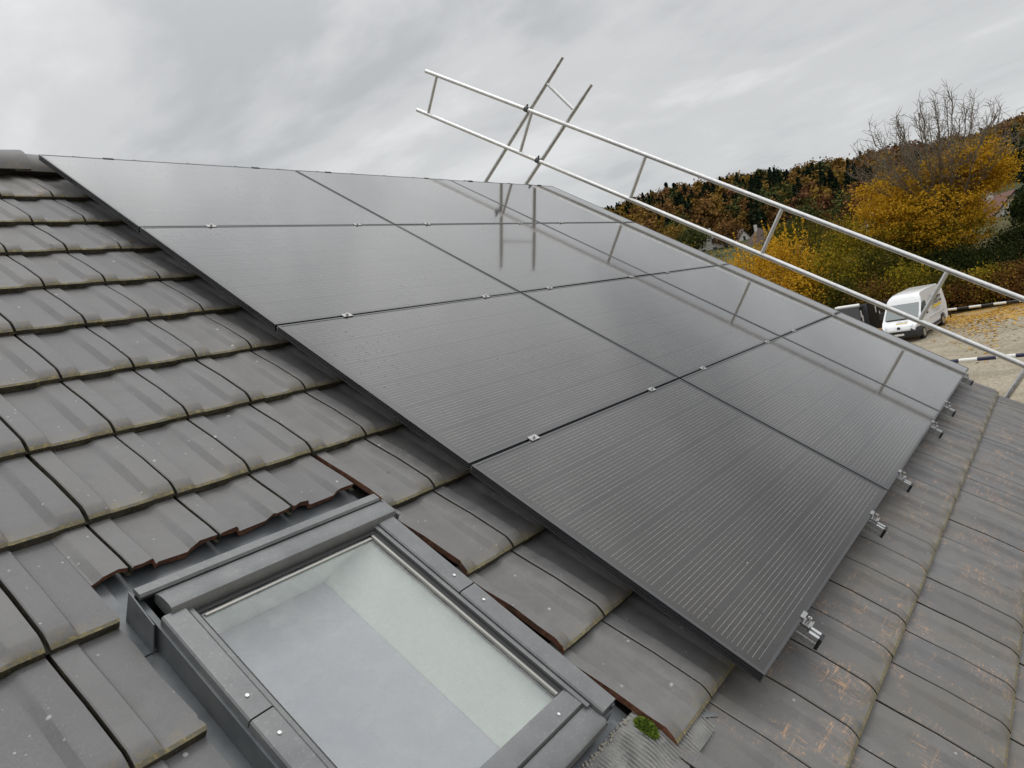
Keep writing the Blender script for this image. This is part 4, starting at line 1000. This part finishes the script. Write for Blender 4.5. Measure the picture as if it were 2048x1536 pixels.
# fallen leaves along the far edge
g = np.random.default_rng(3); P = []
while len(P) < 5200:
    px, py = g.uniform(1840, 2120), 0; dd_ = 56.0 - abs(g.normal()) * 4.5; a = radians(g.uniform(77, 96)); dd_ -= 2.2 * (math.sin(a * 31) + 0.6 * math.sin(a * 77 + 1)); x, y = EYE[0] + dd_ * sin(a), EYE[1] + dd_ * cos(a); P.append((x, y, ground_z(x, y) + 0.03))
P = np.array(P); LT = leaf_mat('fallen_leaves', [(0.15, (0.26, 0.13, 0.025)), (0.5, (0.50, 0.28, 0.045)), (0.85, (0.68, 0.42, 0.08))], 0.1)
tag(link('leaf_litter', quads_mesh('leaf_litter', P, 0.15 * (0.6 + 0.8 * g.random(len(P))), LT, g, np.tile(np.array([0, 0, 3.0]), (len(P), 1)), 0.8)), 'fallen orange leaves along the far edge of the gravel lot', 'leaves', None, 'stuff')

# ------------------------------------------------------------------ white van
mv = MT('white_van_paint'); v = mv.coord('Object'); n_ = mv.noise(v, 3, 4); mv.b.inputs['Coat Weight'].default_value = 0.6; mv.b.inputs['Coat Roughness'].default_value = 0.08
M_VAN = mv.set(mv.mix(n_, (0.70, 0.71, 0.72), (0.78, 0.785, 0.79)), 0.35)
M_VGL = simple('van_glass', (0.13, 0.155, 0.155), 0.06); M_VGL.node_tree.nodes['Principled BSDF'].inputs['Coat Weight'].default_value = 1.0; M_TYRE = simple('tyre', (0.014, 0.014, 0.014), 0.85); M_RIM = simple('wheel_rim', (0.45, 0.45, 0.45), 0.35, 0.7); M_TRIM = simple('black_bumper', (0.02, 0.021, 0.023), 0.55)  # van glass base lightened: reflected sky is put into its colour
M_LAMP = simple('headlamp', (0.55, 0.60, 0.63), 0.12); M_YEL = simple('yellow_print', (0.70, 0.50, 0.03), 0.5); M_INK = simple('black_print', (0.012, 0.012, 0.013), 0.5); M_GRP = simple('grey_print', (0.42, 0.42, 0.40), 0.5)
FW = Vector(at(1845, 677, 46.9)); FW.z = ground_z(FW.x, FW.y); RWh = Vector(at(1887, 648, 50.6)); RWh.z = ground_z(RWh.x, RWh.y)
ax = FW - RWh; hd = math.atan2(ax.y, ax.x)             # the van's nose points along +X of its own frame
pt = math.atan2(ax.z, math.hypot(ax.x, ax.y))
mid_ = (FW + RWh) / 2
van = empty('delivery_van'); van.rotation_euler = (0, -pt, hd)
WBs = 3.45; Lf, Lr = WBs / 2 + 0.95, WBs / 2 + 1.0; HWd = 1.02
van.matrix_world = Matrix.Translation(mid_) @ Matrix.Rotation(hd, 4, 'Z') @ Matrix.Rotation(-pt, 4, 'Y') @ Matrix.Translation((0, -HWd + 0.12, 0))
tag(van, 'white high-roof delivery van parked nose towards the house at the bushes', 'van')
# side profile, nose at +X
prof = [(-Lr, 0.45), (-Lr, 1.2), (-Lr + 0.05, 2.1), (-Lr + 0.12, 2.36), (-Lr + 0.32, 2.47), (-0.4, 2.52), (0.55, 2.50), (0.86, 2.43), (1.02, 2.30), (1.15, 2.12), (1.22, 2.02), (1.95, 1.24), (2.10, 1.16), (2.50, 0.98), (2.60, 0.88), (2.655, 0.62), (2.67, 0.45), (2.62, 0.30), (2.25, 0.26), (-2.6, 0.30)]
def hw(z, x):
    k = float(np.interp(z, [0.2, 0.6, 1.1, 1.5, 2.0, 2.3, 2.52], [0.97, 1.02, 1.025, 1.0, 0.945, 0.89, 0.74])); 
    if x > 1.9: k *= float(np.interp(x, [1.9, 2.4, 2.67], [1.0, 0.95, 0.80]))
    return k
b = MB(); ring = [1.0, 0.93, 0.55, 0.0, -0.55, -0.93, -1.0]; n = len(prof); V = []; F = []
for f in ring:
    for (x, z) in prof: 
        zz = z - (0.035 if abs(f) > 0.95 and z > 2.2 else 0); V.append((x - (0.05 * abs(f) ** 3 if x > 2.3 else 0), hw(z, x) * f, zz))
for k in range(len(ring) - 1):
    for i in range(n): F.append((k * n + i, (k + 1) * n + i, (k + 1) * n + (i + 1) % n, k * n + (i + 1) % n))
F.append(tuple(range(n))); F.append(tuple(range((len(ring) - 1) * n + n - 1, (len(ring) - 1) * n - 1, -1)))
b.add(V, F); b.obj('body', [M_VAN], van, smooth=True)
def side_y(z, x=0): return hw(z, x)
# windscreen
b = MB(); V = []
for (x, z) in ((1.245, 2.00), (1.60, 1.625), (1.93, 1.27)):
    for f in (-0.88, 0.0, 0.88): V.append((x + 0.022, hw(z, x) * f, z + 0.022))
b.add(V, [(0, 3, 4, 1), (1, 4, 5, 2), (3, 6, 7, 4), (4, 7, 8, 5)]); b.obj('windscreen', [M_VGL], van)
MB().box(1.93, 2.02, -0.80, 0.80, 1.245, 1.285).obj('wiper_cowl', [M_TRIM], van)
for sg in (-1, 1):
    b = MB(); pts = [(0.62, 2.00), (1.12, 1.98), (1.68, 1.38), (0.62, 1.36)]; b.add([(x, sg * (side_y(z) + 0.012), z) for x, z in pts], [(0, 1, 2, 3) if sg < 0 else (3, 2, 1, 0)]); b.obj('side_window', [M_VGL], van)
    b = MB(); b.box(1.42, 1.60, sg * 1.06 - 0.02, sg * 1.06 + 0.22 * sg if sg > 0 else sg * 1.06 + 0.02, 1.34, 1.72) if sg > 0 else b.box(1.42, 1.60, -1.28, -1.04, 1.34, 1.72); b.obj('wing_mirror', [M_TRIM], van)
    b = MB(); b.add([(2.18, sg * (side_y(1.0, 2.18) + 0.01), 1.10), (2.50, sg * 0.72, 0.985), (2.60, sg * 0.60, 0.90), (2.58, sg * 0.72, 0.86), (2.22, sg * (side_y(1.0, 2.22) + 0.012), 0.90)], [(0, 1, 2, 3, 4)]); b.obj('headlight', [M_LAMP], van)
    MB().box(-1.2, 1.15, sg * 1.022 - 0.015, sg * 1.022 + 0.015, 0.36, 0.50).obj('sill_trim', [M_TRIM], van)
    MB().box(-2.45, 0.55, sg * 1.030 - 0.012, sg * 1.030 + 0.012, 0.93, 1.0).obj('side_moulding', [M_VAN], van)
    for xw in (WBs / 2, -WBs / 2):
        wh = empty('wheel', (xw, sg * (HWd - 0.12), 0.34), (0, 0, 0), van)
        MB().cyl((0, -0.11, 0), (0, 0.11, 0), 0.345, 20).obj('tyre', [M_TYRE], wh); MB().cyl((0, sg * 0.10, 0), (0, sg * 0.118, 0), 0.215, 16).obj('rim', [M_RIM], wh)
        b = MB(); V = []; 
        for i in range(13):
            a = pi * i / 12; V += [(xw + 0.44 * cos(a), sg * 1.032, 0.34 + 0.44 * sin(a)), (xw + 0.345 * cos(a), sg * 1.032, 0.34 + 0.345 * sin(a))]
        b.add(V, [(2 * i, 2 * i + 1, 2 * i + 3, 2 * i + 2) for i in range(12)]); b.obj('wheel_arch', [M_TRIM], van)
b = MB(); V = []; F = []
for (x, z, wf) in ((2.63, 0.80, 0.98), (2.70, 0.62, 1.02), (2.71, 0.42, 1.02), (2.66, 0.28, 0.99)):
    for (dx, yy) in ((-0.62, -1.03), (-0.10, -0.88), (0, -0.5), (0, 0.5), (-0.10, 0.88), (-0.62, 1.03)): V.append((x + dx, yy * wf, z))
for i in range(3):
    for k in range(5): a = i * 6 + k; F.append((a, a + 6, a + 7, a + 1))
b.add(V, F); b.obj('front_bumper', [M_TRIM], van)
MB().box(2.60, 2.735, -0.62, 0.62, 0.70, 0.80).obj('grille_bar', [M_VAN], van)
MB().cyl((2.60, 0, 0.86), (2.66, 0, 0.86), 0.085, 16).obj('round_emblem', [M_TRIM], van)
MB().box(2.70, 2.722, -0.26, 0.26, 0.44, 0.55).obj('number_plate', [M_WHITE], van)
def lettering(txt, size, mat, mtx, parent, shear=0.15, off=0.012):
    cu = bpy.data.curves.new('lettering', 'FONT'); cu.body = txt; cu.size = size; cu.align_x = 'CENTER'; cu.shear = shear; cu.offset = off
    t = bpy.data.objects.new('tmp_text', cu); C.objects.link(t); bpy.context.view_layer.update()
    me = bpy.data.meshes.new_from_object(t); bpy.data.objects.remove(t); me.materials.clear(); me.materials.append(mat)
    o = link('lettering', me, parent); o.matrix_local = mtx; return o
def side_print(x, z, sg=1):           # text lying on the van's left side, reading along the side
    lean = math.atan2(hw(1.45, 0) - hw(2.05, 0), 0.6)
    return Matrix.Translation((x, sg * (hw(z + 0.2, 0) + 0.022), z)) @ Matrix.Rotation(pi, 4, 'Z') @ Matrix.Rotation(pi / 2 + lean * 0, 4, 'X')
for sg, rot in ((1, pi), (-1, 0)):
    def place(x, z): return Matrix.Translation((x, sg * (hw(z + 0.05, 0) + 0.02), z)) @ Matrix.Rotation(rot, 4, 'Z') @ Matrix.Rotation(pi / 2 - 0.11, 4, 'X')
    lettering('Hertz', 0.78, M_INK, place(-1.10, 1.52), van)
    o = MB().box(-0.72, 0.72, 0, 0.13, 0, 0.004).obj('yellow_line', [M_YEL], van); o.matrix_local = place(-1.10, 1.32)
    lettering('hertz.de', 0.26, M_GRP, place(-1.15, 1.05), van, 0, 0.003)
hoodm = Matrix.Translation((2.34, 0, 1.062)) @ Matrix.Rotation(pi / 2, 4, 'Z') @ Matrix.Rotation(radians(24), 4, 'X')
lettering('Hertz', 0.26, M_GRP, Matrix.Translation((2.28, 0.1, 1.10)) @ Matrix.Rotation(pi / 2, 4, 'Z') @ Matrix.Rotation(radians(24), 4, 'X'), van, 0.1, 0.002)
o = MB().box(-0.32, 0.32, 0, 0.045, 0, 0.004).obj('yellow_line', [M_YEL], van); o.matrix_local = Matrix.Translation((2.36, 0.1, 1.065)) @ Matrix.Rotation(pi / 2, 4, 'Z') @ Matrix.Rotation(radians(24), 4, 'X')

# ------------------------------------------------------------------ dark open container left of the van
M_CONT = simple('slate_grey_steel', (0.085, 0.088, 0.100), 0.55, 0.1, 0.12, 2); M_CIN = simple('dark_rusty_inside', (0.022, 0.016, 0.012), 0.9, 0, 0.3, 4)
c0 = at(1719, 640, 50.5); cz0 = ground_z(c0[0], c0[1])
cont = tag(empty('waste_container', (c0[0], c0[1], cz0), (0, 0, math.atan2(-RW[0][1], -RW[0][0]) - 0.68)), 'dark slate grey open container left of the white van, half behind the panels', 'container')
# own frame: +X runs along the grey side to the left of the picture, +Y away from the eye
sd_ = -1.0
H_c = 1.95
def cbox(name, mat, x0, x1, y0, y1, z0, z1): return MB().box(x0, x1, y0, y1, z0, z1).obj(name, [mat], cont)
cbox('side_panel', M_CONT, 0.0, 4.6, -0.06, 0.0, 0.25, H_c); cbox('side_panel', M_CONT, 0.0, 4.6, -2.1, -2.04, 0.25, H_c)
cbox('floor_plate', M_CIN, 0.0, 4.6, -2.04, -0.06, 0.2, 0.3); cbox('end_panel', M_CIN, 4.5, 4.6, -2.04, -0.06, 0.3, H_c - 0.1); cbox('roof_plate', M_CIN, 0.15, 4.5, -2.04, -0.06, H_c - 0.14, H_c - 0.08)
cbox('corner_post', M_CONT, -0.06, 0.0, -0.10, 0.02, 0.2, H_c + 0.02); cbox('corner_post', M_CONT, -0.06, 0.0, -2.12, -2.0, 0.2, H_c + 0.02)
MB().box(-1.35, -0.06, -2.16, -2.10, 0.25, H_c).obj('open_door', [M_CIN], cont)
for k, (x_, y_, z_) in enumerate(((-0.08, -0.28, 1.25), (-0.08, -0.55, 0.95), (-0.75, -2.09, 0.95), (-0.95, -2.09, 0.55), (-0.55, -2.09, 1.30))):
    MB().box(x_ - 0.02, x_ + 0.02, y_ - 0.07, y_ + 0.07, z_, z_ + 0.42).obj('white_marker', [M_WHITE], cont)
for k in range(2):
    r_ = MB().cyl((0.1 + 0.1 * k, -0.9 - 0.5 * k, H_c + 0.02), (1.5, -0.7 - 0.5 * k, H_c + 0.06), 0.10, 10).obj('pale_roll', [M_WHITE], None, smooth=True)
    r_.matrix_world = cont.matrix_basis.copy(); tag(r_, ('pale roll lying on top of the dark container, nearer one', 'pale roll lying on top of the dark container, farther one')[k], 'roll', 'rolls on the container')

# a single fallen leaf on the tiles
lf_ = link('fallen_leaf', new_mesh('fallen_leaf', [(0, 0, 0), (0.022, 0.010, 0.006), (0.045, 0, 0.002), (0.022, -0.012, 0.004)], [(0, 1, 2, 3)], [simple('dry_leaf', (0.30, 0.17, 0.07), 0.8)]), None, roofloc(0.012, -1.02, -0.118), (PITCH, 0, 0.4))
tag(lf_, 'small dry brown leaf lying on the shaded tiles beside the top left panel', 'leaf')
